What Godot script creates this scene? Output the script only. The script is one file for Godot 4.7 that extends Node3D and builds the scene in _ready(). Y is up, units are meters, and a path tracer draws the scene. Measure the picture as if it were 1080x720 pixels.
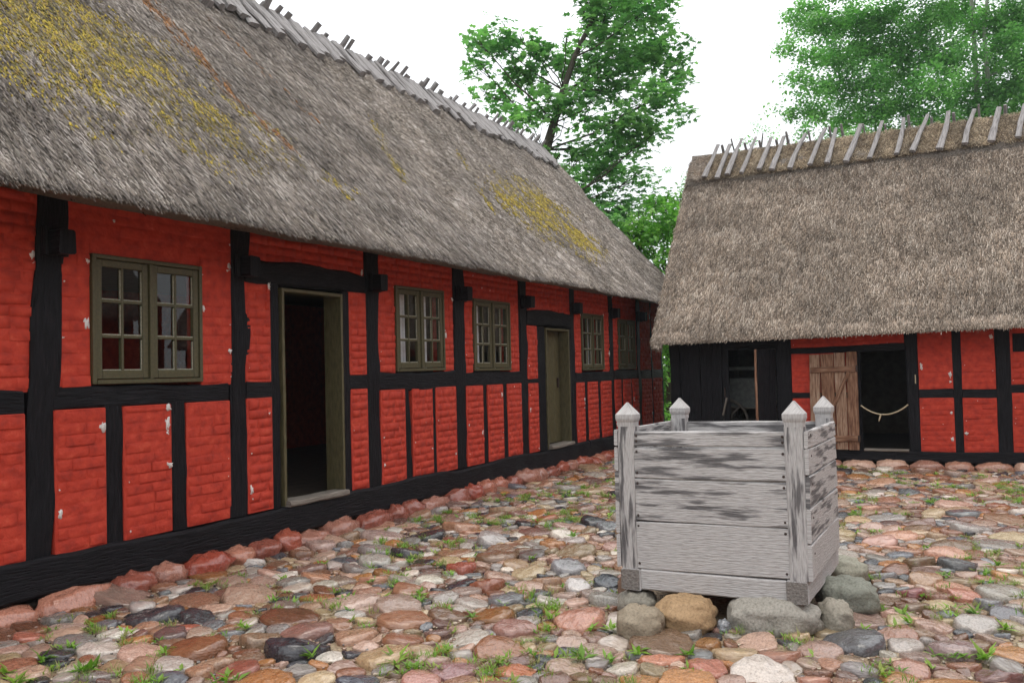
extends Node3D
# A rainy courtyard: long red half-timbered farmhouse, small barn, oak planter on boulders, wet fieldstone paving.
# World: the farmhouse front runs along -z at x = -5.3, the barn front along x at z = -14.6.

var rng := RandomNumberGenerator.new()
var nz := FastNoiseLite.new()
var M := {}
var used := {}
const UPV := Vector3(0, 1, 0)

# ------------------------------------------------------------------ helpers
func sc(r, g, b) -> Color:
	return Color(r / 255.0, g / 255.0, b / 255.0)

func lin(r, g, b) -> Color:
	return Color(r / 255.0, g / 255.0, b / 255.0).srgb_to_linear()

func rr(a: float, b: float) -> float:
	return rng.randf_range(a, b)

func numbered(called: String) -> String:
	if not used.has(called):
		used[called] = 0
		return called
	used[called] += 1
	return "%s_%03d" % [called, used[called]]

func gx(n: Node) -> Transform3D:
	var t := Transform3D()
	while n != self and n != null:
		t = (n as Node3D).transform * t
		n = n.get_parent()
	return t

func place(n: Node3D, parent: Node, xf: Transform3D) -> void:
	parent.add_child(n, true)
	n.transform = gx(parent).affine_inverse() * xf

func tag(o: Node, label: String, category: String, group := "", kind := "") -> void:
	o.set_meta("label", label)
	if category: o.set_meta("category", category)
	if group: o.set_meta("group", group)
	if kind: o.set_meta("kind", kind)

func thing(called: String, label: String, category: String, at: Vector3, group := "") -> Node3D:
	var o := Node3D.new()
	o.name = numbered(called)
	add_child(o)
	o.position = at
	tag(o, label, category, group)
	return o

func obj(called: String, mesh: Mesh, m: Material, parent: Node = self, xf := Transform3D()) -> MeshInstance3D:
	var o := MeshInstance3D.new()
	o.name = numbered(called) if parent == self else called
	o.mesh = mesh
	o.material_override = m
	place(o, parent, xf)
	return o

func multi(called: String, mesh: Mesh, m: Material, parent: Node, xfs: Array, cols: Array) -> MultiMeshInstance3D:
	var mm := MultiMesh.new()
	mm.transform_format = MultiMesh.TRANSFORM_3D
	mm.use_colors = cols.size() > 0
	mm.mesh = mesh
	mm.instance_count = xfs.size()
	var back := gx(parent).affine_inverse()
	for i in xfs.size():
		mm.set_instance_transform(i, back * xfs[i])
		if cols.size() > 0: mm.set_instance_color(i, cols[i])
	var o := MultiMeshInstance3D.new()
	o.name = numbered(called) if parent == self else called
	o.multimesh = mm
	o.material_override = m
	parent.add_child(o, true)
	o.set_meta("kind", "stuff")
	return o

func sten() -> SurfaceTool:
	var st := SurfaceTool.new()
	st.begin(Mesh.PRIMITIVE_TRIANGLES)
	return st

func done(st: SurfaceTool) -> ArrayMesh:
	st.generate_normals()
	return st.commit()

func arrays_mesh(v: PackedVector3Array, c: PackedColorArray, idx: PackedInt32Array) -> ArrayMesh:
	var a := []
	a.resize(Mesh.ARRAY_MAX)
	a[Mesh.ARRAY_VERTEX] = v
	if c.size(): a[Mesh.ARRAY_COLOR] = c
	a[Mesh.ARRAY_INDEX] = idx
	var st := SurfaceTool.new()
	st.create_from_arrays(a)
	st.generate_normals()
	return st.commit()

func quad(st: SurfaceTool, a: Vector3, b: Vector3, c: Vector3, d: Vector3) -> void:
	# a b c d run clockwise seen from the front
	for p in [a, b, c, a, c, d]:
		st.add_vertex(p)

func box_into(st: SurfaceTool, c: Vector3, s: Vector3, b := Basis()) -> void:
	# box with small chamfers, flat faces
	var h := s * 0.5
	var ch := minf(minf(h.x, h.y), h.z) * 0.25
	ch = minf(ch, 0.006)
	st.set_smooth_group(-1)
	for ax in 3:
		for sg in [-1.0, 1.0]:
			var n := Vector3.ZERO
			n[ax] = sg
			var u := Vector3.ZERO
			u[(ax + 1) % 3] = 1.0
			var w := n.cross(u)
			var hu: float = h[(ax + 1) % 3] - ch
			var hw: float = absf(w.dot(h)) - ch
			var o := n * h[ax]
			st.set_uv(Vector2(c.x, c.y))
			var q := [o - u * hu - w * hw, o - u * hu + w * hw, o + u * hu + w * hw, o + u * hu - w * hw]
			st.set_uv(Vector2(0.3, 0.3))
			quad(st, c + b * q[0], c + b * q[1], c + b * q[2], c + b * q[3])
	# edge strips
	for ax in 3:
		var p := (ax + 1) % 3
		var r := (ax + 2) % 3
		for sp in [-1.0, 1.0]:
			for sr in [-1.0, 1.0]:
				var e := Vector3.ZERO
				e[ax] = h[ax] - ch
				var a := Vector3.ZERO
				a[p] = sp * h[p]; a[r] = sr * (h[r] - ch)
				var d := Vector3.ZERO
				d[p] = sp * (h[p] - ch); d[r] = sr * h[r]
				var q2 := [a - e, a + e, d + e, d - e]
				if sp * sr < 0: q2 = [d - e, d + e, a + e, a - e]
				quad(st, c + b * q2[0], c + b * q2[1], c + b * q2[2], c + b * q2[3])

func beam_mesh(L: float, w: float, d: float, wob := 0.008, ch := 0.012, step := 0.14, taper := 1.0, bow := 0.0) -> ArrayMesh:
	# hewn timber along +y from 0 to L, w across x, d across z (front is +z); uv in metres
	var sd := rr(0, 500)
	var st := sten()
	var n := maxi(1, ceili(L / step))
	ch = minf(ch, minf(w, d) * 0.3)
	var hw := w * 0.5
	var hd := d * 0.5
	var P := [Vector2(-hw + ch, hd), Vector2(hw - ch, hd), Vector2(hw, hd - ch), Vector2(hw, -hd + ch), Vector2(hw - ch, -hd), Vector2(-hw + ch, -hd), Vector2(-hw, -hd + ch), Vector2(-hw, hd - ch)]
	var rings := []
	for k in n + 1:
		var y := L * k / n
		var f: float = lerpf(1.0, taper, float(k) / n)
		var ring := []
		var bx: float = nz.get_noise_2d(y * 0.55, sd + 90.0) * wob * 1.6 + bow * sin(PI * k / n)
		for i in 8:
			var id := float(((i + 1) % 8) / 2)
			var ox: float = nz.get_noise_2d(y * 1.9, id * 17.3 + sd) * wob
			var oz: float = nz.get_noise_2d(y * 1.9, id * 11.9 + sd + 200.0) * wob
			ring.append(Vector3(P[i].x * f + ox + bx, y, P[i].y * f + oz))
		rings.append(ring)
	var per := 0.0
	for i in 8:
		var j := (i + 1) % 8
		var len_i: float = P[i].distance_to(P[j])
		st.set_smooth_group(i + 1)
		for k in n:
			var y0 := L * k / n + sd
			var y1 := L * (k + 1) / n + sd
			var tri := [[rings[k][i], per, y0], [rings[k + 1][i], per, y1], [rings[k + 1][j], per + len_i, y1], [rings[k][i], per, y0], [rings[k + 1][j], per + len_i, y1], [rings[k][j], per + len_i, y0]]
			for t in tri:
				st.set_uv(Vector2(t[1] + sd, t[2]))
				st.add_vertex(t[0])
		per += len_i
	for e in [0, n]:
		st.set_smooth_group(20 + e)
		var c := Vector3.ZERO
		for i in 8: c += rings[e][i] / 8.0
		for i in 8:
			var j := (i + 1) % 8
			var tri2 := [c, rings[e][i], rings[e][j]] if e == 0 else [c, rings[e][j], rings[e][i]]
			for p in tri2:
				st.set_uv(Vector2(p.x + sd, p.z * 0.15))
				st.add_vertex(p)
	return done(st)

func align(a: Vector3, dir: Vector3, out: Vector3) -> Transform3D:
	var y := dir.normalized()
	var x := y.cross(out).normalized()
	var z := x.cross(y).normalized()
	return Transform3D(Basis(x, y, z), a)

func beam(called: String, parent: Node, a: Vector3, b: Vector3, w: float, d: float, out: Vector3, m: Material, wob := 0.008, ch := 0.012, taper := 1.0, bow := 0.0, step := 0.14) -> MeshInstance3D:
	return obj(called, beam_mesh(a.distance_to(b), w, d, wob, ch, step, taper, bow), m, parent, align(a, b - a, out))

func tube_into(st: SurfaceTool, pts: Array, rad: Array, sides := 7) -> void:
	var prev := []
	var n := pts.size()
	for k in n:
		var d: Vector3 = (pts[mini(k + 1, n - 1)] - pts[maxi(k - 1, 0)]).normalized()
		var x := d.cross(Vector3(0.31, 0.2, 0.93)).normalized()
		var z := x.cross(d).normalized()
		var ring := []
		for i in sides:
			var t := TAU * i / sides
			ring.append(pts[k] + (x * cos(t) + z * sin(t)) * rad[k])
		if k > 0:
			for i in sides:
				var j := (i + 1) % sides
				# smooth sides; clockwise seen from outside
				var q := [[prev[i], i, k - 1], [ring[i], i, k], [ring[j], i + 1, k], [prev[i], i, k - 1], [ring[j], i + 1, k], [prev[j], i + 1, k - 1]]
				for p in [q[0], q[2], q[1], q[3], q[5], q[4]]:
					st.set_uv(Vector2(float(p[1]) / sides, float(p[2]) * 0.35))
					st.add_vertex(p[0])
		prev = ring

func boulder_mesh(seedv: float, rough := 0.16, na := 14, nr := 9, square := 0.75) -> ArrayMesh:
	# rounded fieldstone about one unit across each way (half size 0.5), pole along y
	var st := sten()
	var g := []
	for k in nr + 1:
		var row := []
		var ph := -PI / 2 + PI * k / nr
		for i in na:
			var th := TAU * i / na
			var c := cos(ph)
			var d := Vector3(signf(cos(th) * c) * pow(absf(cos(th) * c), square), signf(sin(ph)) * pow(absf(sin(ph)), square), signf(sin(th) * c) * pow(absf(sin(th) * c), square))
			var f := 1.0 + rough * (nz.get_noise_3d(d.x * 1.6 + seedv, d.y * 1.6, d.z * 1.6) * 1.7 + nz.get_noise_3d(d.x * 4.0 + seedv, d.y * 4.0 + 9.0, d.z * 4.0) * 0.5)
			row.append(d * 0.5 * f)
		g.append(row)
	for k in nr:
		for i in na:
			var j := (i + 1) % na
			if k < nr - 1:
				for p in [g[k][i], g[k + 1][j], g[k + 1][i]]: st.add_vertex(p)
			if k > 0:
				for p in [g[k][i], g[k][j], g[k + 1][j]]: st.add_vertex(p)
	# make sure it faces outwards whatever the winding
	var me := done(st)
	var arr := me.surface_get_arrays(0)
	var vv: PackedVector3Array = arr[Mesh.ARRAY_VERTEX]
	var nn: PackedVector3Array = arr[Mesh.ARRAY_NORMAL]
	var s := 0.0
	for i in vv.size(): s += vv[i].dot(nn[i])
	if s < 0:
		push_error("boulder faces inwards")
	return me

# ------------------------------------------------------------------ materials
func ntex(freq: float, cols: Array, offs: Array = [], seedv := 1, typ := FastNoiseLite.TYPE_SIMPLEX_SMOOTH, oct := 5, size := 512) -> NoiseTexture2D:
	var n := FastNoiseLite.new()
	n.seed = seedv
	n.noise_type = typ
	n.frequency = freq
	n.fractal_octaves = oct
	n.fractal_gain = 0.55
	var t := NoiseTexture2D.new()
	t.width = size
	t.height = size
	t.seamless = true
	t.noise = n
	if cols.size():
		var g := Gradient.new()
		var o := PackedFloat32Array()
		var c := PackedColorArray()
		for i in cols.size():
			o.append(offs[i] if offs.size() else float(i) / (cols.size() - 1))
			c.append(cols[i])
		g.offsets = o
		g.colors = c
		t.color_ramp = g
	return t

func mat(called: String, tex: Texture2D, rough: float, scale := Vector3.ONE, tri := 0, bump: Texture2D = null, depth := 0.0, rtex: Texture2D = null, vcol := false) -> StandardMaterial3D:
	var m := StandardMaterial3D.new()
	m.resource_name = called
	m.albedo_texture = tex
	m.roughness = rough
	m.uv1_scale = scale
	m.uv1_triplanar = tri > 0
	m.uv1_world_triplanar = tri == 2
	m.vertex_color_use_as_albedo = vcol
	if bump:
		m.heightmap_enabled = true
		m.heightmap_texture = bump
		m.heightmap_scale = depth
	if rtex:
		m.roughness_texture = rtex
		m.roughness_texture_channel = BaseMaterial3D.TEXTURE_CHANNEL_RED
	M[called] = m
	return m

func grey(v) -> Color:
	return Color(v, v, v)

func make_materials() -> void:
	var fine := ntex(0.03, [grey(0.0), grey(1.0)], [], 3)
	var lumps := ntex(0.012, [grey(0.0), grey(1.0)], [], 5)
	# red limewash over brick
	mat("red_paint", ntex(0.009, [sc(146, 40, 25), sc(178, 51, 31), sc(190, 60, 38), sc(204, 86, 62)], [0.0, 0.4, 0.72, 1.0], 11, FastNoiseLite.TYPE_SIMPLEX_SMOOTH, 7, 1024), 0.8, Vector3(0.8, 0.8, 0.8), 2, fine, 0.6)
	mat("flake", ntex(0.03, [sc(200, 190, 186), sc(238, 234, 230)], [], 12), 0.9, Vector3(4, 4, 4), 2, fine, 0.3)
	# tarred oak
	mat("tar", ntex(0.012, [sc(11, 11, 14), sc(20, 20, 24), sc(29, 28, 32), sc(44, 28, 29)], [0.0, 0.45, 0.75, 1.0], 13), 0.58, Vector3(5, 0.55, 1), 0, ntex(0.016, [grey(0.0), grey(0.8), grey(1.0)], [0.0, 0.45, 1.0], 14), 0.9)
	M.tar.metallic_specular = 0.3
	# weathered silver oak
	var oak := mat("grey_oak", ntex(0.05, [sc(134, 131, 130), sc(168, 165, 164), sc(180, 178, 177), sc(194, 192, 191)], [0.0, 0.3, 0.6, 1.0], 15, FastNoiseLite.TYPE_SIMPLEX_SMOOTH, 6), 0.82, Vector3(5, 0.5, 1), 0, ntex(0.03, [grey(0.0), grey(1.0)], [], 16), 0.35)
	# the same boards with black weather stains, lightly or heavily
	for v in [["stained_oak", 0.52, 18], ["black_stained_oak", 0.42, 51]]:
		var o2: StandardMaterial3D = oak.duplicate()
		o2.resource_name = v[0]
		o2.detail_enabled = true
		o2.detail_blend_mode = BaseMaterial3D.BLEND_MODE_MIX
		o2.detail_albedo = ntex(0.05, [sc(34, 34, 38), sc(84, 82, 84), sc(50, 49, 52), sc(130, 128, 128)], [], 17)
		o2.detail_mask = ntex(0.0032, [grey(0.0), grey(0.0), grey(0.8), grey(0.97)], [0.0, v[1], v[1] + 0.2, 1.0], v[2], FastNoiseLite.TYPE_SIMPLEX_SMOOTH, 8, 1024)
		M[v[0]] = o2
	mat("end_grain", ntex(0.03, [sc(100, 95, 91), sc(140, 135, 131)], [], 41), 0.9, Vector3(3, 3, 3), 0, fine, 0.6)
	mat("ridge_oak", ntex(0.011, [sc(92, 88, 88), sc(138, 134, 133), sc(164, 161, 161)], [0.0, 0.45, 1.0], 19), 0.85, Vector3(7, 0.6, 1), 0, fine, 0.5)
	# brown barn door
	mat("brown_wood", ntex(0.011, [sc(78, 52, 40), sc(120, 84, 62), sc(146, 112, 88), sc(160, 134, 114)], [0.0, 0.4, 0.75, 1.0], 20), 0.8, Vector3(6, 0.6, 1), 0, fine, 0.5)
	mat("pale_brown_wood", ntex(0.011, [sc(92, 66, 52), sc(140, 108, 86), sc(166, 138, 116), sc(176, 156, 140)], [0.0, 0.4, 0.75, 1.0], 61), 0.8, Vector3(6, 0.6, 1), 0, fine, 0.5)
	mat("dark_door", ntex(0.011, [sc(44, 32, 27), sc(66, 48, 40)], [], 21), 0.7, Vector3(6, 0.6, 1), 0, fine, 0.4)
	mat("olive_paint", ntex(0.012, [sc(62, 57, 36), sc(84, 77, 50), sc(96, 89, 62)], [], 22), 0.55, Vector3(5, 1.2, 1), 0, fine, 0.2)
	mat("olive_plain", ntex(0.02, [sc(66, 62, 40), sc(88, 82, 54)], [], 23), 0.55, Vector3(3, 3, 3), 2, fine, 0.1)
	mat("putty", ntex(0.05, [sc(110, 106, 84), sc(196, 192, 180)], [0.35, 0.7], 24), 0.8, Vector3(6, 6, 6), 2)
	mat("plaster_dark", ntex(0.01, [sc(92, 80, 68), sc(118, 104, 90)], [], 25), 0.9, Vector3(1, 1, 1), 2)
	mat("curtain", ntex(0.02, [sc(190, 192, 196), sc(214, 214, 214)], [], 26), 0.9, Vector3(3, 3, 3), 2)
	mat("iron", ntex(0.03, [sc(32, 28, 27), sc(70, 46, 36)], [], 27), 0.6, Vector3(6, 6, 6), 2)
	mat("wagon_paint", ntex(0.01, [sc(78, 82, 80), sc(112, 116, 112)], [], 28), 0.6, Vector3(2, 2, 2), 2)
	mat("rope", ntex(0.06, [sc(168, 150, 120), sc(208, 196, 168)], [], 29), 0.9, Vector3(8, 8, 8), 2)
	mat("step_wood", ntex(0.012, [sc(96, 88, 80), sc(150, 142, 132)], [], 30), 0.8, Vector3(6, 0.6, 1), 0, fine, 0.4)
	var g := StandardMaterial3D.new()
	g.resource_name = "glass"
	g.transparency = BaseMaterial3D.TRANSPARENCY_ALPHA
	g.albedo_color = Color(0.2, 0.24, 0.23, 0.02)
	g.roughness = 0.0
	M["glass"] = g
	# stones: the colour of each stone is in its vertices, the grain is in the texture
	var wet := ntex(0.008, [grey(0.1), grey(0.22), grey(0.42)], [0.0, 0.5, 1.0], 31)
	mat("stone", ntex(0.05, [sc(150, 146, 144), sc(225, 222, 220), sc(255, 252, 250)], [0.0, 0.4, 1.0], 32, FastNoiseLite.TYPE_SIMPLEX_SMOOTH, 6), 1.0, Vector3(2.3, 2.3, 2.3), 2, lumps, 1.3, wet, true)
	mat("banded_stone", ntex(0.014, [sc(190, 184, 182), sc(240, 236, 232), sc(208, 200, 198), sc(255, 252, 250)], [0.0, 0.35, 0.6, 1.0], 33), 1.0, Vector3(1.1, 4.0, 2.0), 2, fine, 0.6, wet, true)
	for k in ["stone", "banded_stone"]:
		M[k].clearcoat_enabled = true
		M[k].clearcoat = 0.4
		M[k].clearcoat_roughness = 0.16
	mat("dry_stone", ntex(0.05, [sc(120, 118, 114), sc(220, 217, 212), sc(255, 252, 250)], [0.0, 0.4, 1.0], 34, FastNoiseLite.TYPE_SIMPLEX_SMOOTH, 6), 0.75, Vector3(2.0, 2.0, 2.0), 2, lumps, 1.2, null, true)
	mat("earth", ntex(0.03, [sc(74, 62, 50), sc(126, 108, 88), sc(160, 142, 116), sc(104, 94, 74)], [0.0, 0.35, 0.65, 1.0], 35, FastNoiseLite.TYPE_SIMPLEX_SMOOTH, 6), 0.7, Vector3(1.7, 1.7, 1.7), 2, fine, 1.5)
	mat("meadow", ntex(0.02, [sc(60, 82, 38), sc(96, 116, 56)], [], 36), 0.95, Vector3(0.5, 0.5, 0.5), 2)
	mat("soil", ntex(0.03, [sc(40, 33, 27), sc(72, 60, 48)], [], 37), 0.95, Vector3(2, 2, 2), 2, fine, 1.0)
	# thatch
	mat("thatch_core", ntex(0.02, [sc(72, 66, 60), sc(114, 106, 98), sc(138, 130, 121)], [0.0, 0.5, 1.0], 38, FastNoiseLite.TYPE_SIMPLEX_SMOOTH, 6), 0.95, Vector3(3, 3, 3), 2, fine, 2.0)
	mat("straw", null, 0.85, Vector3.ONE, 0, null, 0.0, null, true)
	mat("moss", null, 0.95, Vector3.ONE, 0, null, 0.0, null, true)
	mat("bark", ntex(0.012, [sc(58, 52, 44), sc(98, 90, 80)], [], 39), 0.9, Vector3(2, 1, 1), 0, fine, 1.0)
	mat("pale_bark", ntex(0.012, [sc(120, 122, 112), sc(168, 170, 160)], [], 40), 0.85, Vector3(2, 1, 1), 0, fine, 0.6)
	var leaf := mat("leaf", null, 0.5, Vector3.ONE, 0, null, 0.0, null, true)
	leaf.backlight_enabled = true
	leaf.backlight = Color(0.78, 0.95, 0.62)

# ------------------------------------------------------------------ ground
func gy(x: float, z: float) -> float:
	var t := smoothstep(-7.0, -14.0, z) * smoothstep(-5.1, -3.2, x)
	return -0.13 * t + 0.022 * nz.get_noise_2d(x * 0.45 + 40.0, z * 0.45)

func in_view(x: float, z: float) -> bool:
	# the part of the yard that the photograph, or a camera a step aside, can see
	var f := Vector2(-sin(0.468), -cos(0.468))
	var r := Vector2(cos(0.468), -sin(0.468))
	var p := Vector2(x, z)
	var d := p.dot(f)
	return d > 3.0 and absf(p.dot(r)) < 0.9 + d * 0.62

func make_ground() -> void:
	var pm := PlaneMesh.new()
	pm.size = Vector2(600, 600)
	var g := obj("ground", pm, M.meadow, self, Transform3D(Basis(), Vector3(0, -0.4, 0)))
	g.set_meta("kind", "structure"); g.set_meta("label", "green meadow around the farmyard")
	var v := PackedVector3Array()
	var idx := PackedInt32Array()
	var nx := 170
	var nzv := 190
	for k in nzv + 1:
		for i in nx + 1:
			var x := -10.0 + 20.0 * i / nx
			var z := 5.0 - 25.0 * k / nzv
			v.append(Vector3(x, gy(x, z) - 0.006 + 0.014 * nz.get_noise_2d(x * 9.0, z * 9.0), z))
	for k in nzv:
		for i in nx:
			var a := k * (nx + 1) + i
			var b := a + nx + 1
			idx.append_array([a, b, b + 1, a, b + 1, a + 1])
	var yard := obj("courtyard", arrays_mesh(v, PackedColorArray(), idx), M.earth)
	yard.set_meta("kind", "structure"); yard.set_meta("label", "cobbled farmyard of wet fieldstones with earth joints")
	make_cobbles(yard)

var sites := []      # cobble sites: x, z, r, aspect, turn, colour or null
var joints := []     # points on the joints between stones

func make_cobbles(yard: Node3D) -> void:
	var cell := 0.3
	var grid := {}
	var put := func(s):
		sites.append(s)
		var key := Vector2i(floori(s.x / cell), floori(s.z / cell))
		if not grid.has(key): grid[key] = []
		grid[key].append(sites.size() - 1)
	var free := func(x, z, r, k) -> bool:
		var c := Vector2i(floori(x / cell), floori(z / cell))
		for i in range(-2, 3):
			for j in range(-2, 3):
				for q in grid.get(c + Vector2i(i, j), []):
					var s = sites[q]
					if Vector2(x - s.x, z - s.z).length() < (r + s.r) * k: return false
		return true
	for a in STONES:
		put.call({"x": a[0], "z": a[1], "r": sqrt(a[2] * a[3]) * 0.5, "as": a[2] / a[3], "t": 0.468 + a[7], "c": lin(a[4], a[5], a[6]), "tall": a[8]})
	var keep_out := func(x, z) -> bool:
		# planter boulders keep their bed
		return absf(x + 1.35) < 0.62 and absf(z + 5.71) < 0.66
	for cls in [[420, 0.14, 0.2, 0.88], [2600, 0.09, 0.13, 0.84], [14000, 0.06, 0.085, 0.82], [26000, 0.036, 0.055, 0.8]]:
		for n in cls[0]:
			var x := rr(-5.08, 5.6)
			var z := rr(-14.3, -2.6)
			if not in_view(x, z) or keep_out.call(x, z): continue
			var r := rr(cls[1], cls[2])
			if free.call(x, z, r, cls[3]):
				put.call({"x": x, "z": z, "r": r, "as": rr(1.0, 2.3), "t": rr(0, PI), "c": null, "tall": 1.0})
	var pal := [[184, 158, 144, 5], [184, 142, 118, 4], [148, 106, 84, 5], [190, 170, 138, 5], [166, 160, 154, 5], [122, 125, 130, 4], [70, 71, 76, 3], [212, 204, 194, 4], [178, 128, 82, 4], [140, 110, 100, 3], [196, 166, 148, 4], [160, 132, 108, 5]]
	var bag := []
	for p in pal:
		for k in p[3]: bag.append(lin(p[0], p[1], p[2]))
	var built := []
	for n in sites.size():
		var s = sites[n]
		# an ellipse cut by the power lines between it and its neighbours
		var poly := PackedVector2Array()
		var ax: float = s.r * 1.5 * sqrt(s.as)
		var az: float = s.r * 1.5 / sqrt(s.as)
		for k in 16:
			var q := Vector2(cos(TAU * k / 16) * ax, sin(TAU * k / 16) * az).rotated(-s.t)
			poly.append(q)
		var c := Vector2i(floori(s.x / cell), floori(s.z / cell))
		for i in range(-2, 3):
			for j in range(-2, 3):
				for q in grid.get(c + Vector2i(i, j), []):
					if q == n: continue
					var o = sites[q]
					var d := Vector2(o.x - s.x, o.z - s.z)
					var l := d.length()
					if l > 0.75: continue
					var cut: float = (l * l + s.r * s.r - o.r * o.r) / (2.0 * l)
					poly = clip(poly, d / l, cut)
		if poly.size() < 3: continue
		var col: Color = s.c if s.c != null else bag[rng.randi() % bag.size()]
		if s.c == null:
			col = col * rr(0.55, 1.15)
			col.r *= rr(0.95, 1.06); col.b *= rr(0.94, 1.05)
		var dist := Vector2(s.x, s.z).length()
		built.append({"poly": poly, "s": s, "col": col, "show": s.r * s.r / dist, "dist": dist})
		if poly.size() > 3:
			for e in 3:
				var jp: Vector2 = poly[rng.randi() % poly.size()]
				joints.append(Vector3(s.x + jp.x, 0, s.z + jp.y))
	built.sort_custom(func(a, b): return a.show > b.show)
	var rest_v := [PackedVector3Array(), PackedVector3Array()]
	var rest_c := [PackedColorArray(), PackedColorArray()]
	var rest_i := [PackedInt32Array(), PackedInt32Array()]
	for n in built.size():
		var b = built[n]
		var banded := 1 if rng.randf() < 0.3 else 0
		if n < 300:
			var v := PackedVector3Array()
			var cc := PackedColorArray()
			var ii := PackedInt32Array()
			var at := Vector3(b.s.x, gy(b.s.x, b.s.z), b.s.z)
			stone_into(v, cc, ii, b, at, 22)
			obj("cobble", arrays_mesh(v, cc, ii), M.banded_stone if banded else M.stone, yard, Transform3D(Basis(), at))
		else:
			stone_into(rest_v[banded], rest_c[banded], rest_i[banded], b, Vector3.ZERO, 16 if b.dist < 8.0 else 11)
	var both := ArrayMesh.new()
	for k in 2:
		var one := arrays_mesh(rest_v[k], rest_c[k], rest_i[k])
		both.add_surface_from_arrays(Mesh.PRIMITIVE_TRIANGLES, one.surface_get_arrays(0))
		both.surface_set_material(k, [M.stone, M.banded_stone][k])
	var o := obj("cobbles", both, null, yard)
	o.set_meta("kind", "stuff")
	print("cobbles ", built.size())

func clip(poly: PackedVector2Array, n: Vector2, d: float) -> PackedVector2Array:
	var out := PackedVector2Array()
	var m := poly.size()
	for i in m:
		var a := poly[i]
		var b := poly[(i + 1) % m]
		var da := a.dot(n) - d
		var db := b.dot(n) - d
		if da <= 0.0: out.append(a)
		if (da < 0.0 and db > 0.0) or (da > 0.0 and db < 0.0):
			out.append(a + (b - a) * (da / (da - db)))
	return out

func stone_into(v: PackedVector3Array, cc: PackedColorArray, ii: PackedInt32Array, b, origin: Vector3, np: int) -> void:
	var poly: PackedVector2Array = b.poly
	var cen := Vector2.ZERO
	for p in poly: cen += p
	cen /= poly.size()
	var rad := []
	var m := poly.size()
	for k in np:
		var dir := Vector2(cos(TAU * k / np), sin(TAU * k / np))
		var best := 9.0
		for i in m:
			var p := poly[i] - cen
			var e := poly[(i + 1) % m] - poly[i]
			var den := dir.cross(e)
			if absf(den) < 1e-9: continue
			var t := p.cross(e) / den
			var u := p.cross(dir) / den
			if t > 0 and u >= -0.001 and u <= 1.001 and t < best: best = t
		rad.append(best if best < 9.0 else b.s.r)
	var sm := []
	for k in np:
		sm.append((rad[(k + np - 1) % np] + rad[k] * 3.0 + rad[(k + 1) % np]) * 0.2)
	var gap := rr(0.001, 0.01)
	var sd := rr(0, 900)
	var mean := 0.0
	for k in np: mean += sm[k] / np
	var h: float = clampf(mean * rr(0.2, 0.5), 0.024, 0.062) * lerpf(1.0, b.s.tall, 0.6)
	var base: float = gy(b.s.x, b.s.z)
	var tilt := Vector2(rr(-0.2, 0.2), rr(-0.2, 0.2))
	var cuts := []
	for k in 2:
		var ca := rr(0, TAU)
		cuts.append([Vector2(cos(ca), sin(ca)), rr(0.68, 1.15), rr(0.15, 0.65)])
	var flat := rr(0.0, 1.0)
	var prof := [[1.0, -0.05, 0.0], [1.0, 0.0, 0.2], [0.95, 0.0, lerpf(0.6, 0.78, flat)], [lerpf(0.76, 0.88, flat), 0.0, lerpf(0.87, 0.97, flat)], [0.42, 0.0, lerpf(0.98, 1.0, flat)]]
	var at := v.size()
	var cvar: float = rr(0.04, 0.16)
	for q in prof:
		for k in np:
			var a := TAU * k / np
			var r: float = maxf(sm[k] - gap, 0.008) * q[0]
			r *= 1.0 + 0.07 * nz.get_noise_2d(cos(a) * 2.2 + sd, sin(a) * 2.2 + q[2] * 2.0)
			var p := cen + Vector2(cos(a), sin(a)) * r
			var y: float = base + q[1] + q[2] * h
			if q[2] > 0.1:
				for cu in cuts:
					y = minf(y, base + h * (cu[1] - cu[2] * cu[0].dot(p - cen) / mean))
				y = maxf(y, base + 0.4 * h * q[2])
				y += (tilt.dot(p - cen)) * q[2] + h * 0.13 * nz.get_noise_2d(p.x * 14.0 + sd, p.y * 14.0)
			v.append(Vector3(b.s.x + p.x, y, b.s.z + p.y) - origin)
			cc.append(b.col * (1.0 + cvar * nz.get_noise_2d(p.x * 20.0 + sd, p.y * 20.0 + 50.0)))
	v.append(Vector3(b.s.x + cen.x, base + h * (1.0 + 0.08 * nz.get_noise_1d(sd)), b.s.z + cen.y) - origin)
	cc.append(b.col)
	for q in prof.size() - 1:
		for k in np:
			var a0 := at + q * np + k
			var a1 := at + q * np + (k + 1) % np
			ii.append_array([a0, a1, a1 + np, a0, a1 + np, a0 + np])
	var top := at + prof.size() * np
	for k in np:
		ii.append_array([at + 4 * np + k, at + 4 * np + (k + 1) % np, top])

# ------------------------------------------------------------------ half-timbered walls
class Wall:
	var o: Vector3
	var a: Vector3
	var out: Vector3
	func _init(o_: Vector3, a_: Vector3, out_: Vector3):
		o = o_; a = a_; out = out_
	func p(t: float, y: float, d := 0.0) -> Vector3:
		return o + a * t + Vector3(0, y, 0) + out * d
	func b() -> Basis:
		return Basis(a, Vector3(0, 1, 0), out)

var brick_meshes := []
var brick_left := {}       # how many single bricks a building may still have
var brick_rest := {}       # building -> list of transforms of the others

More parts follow.
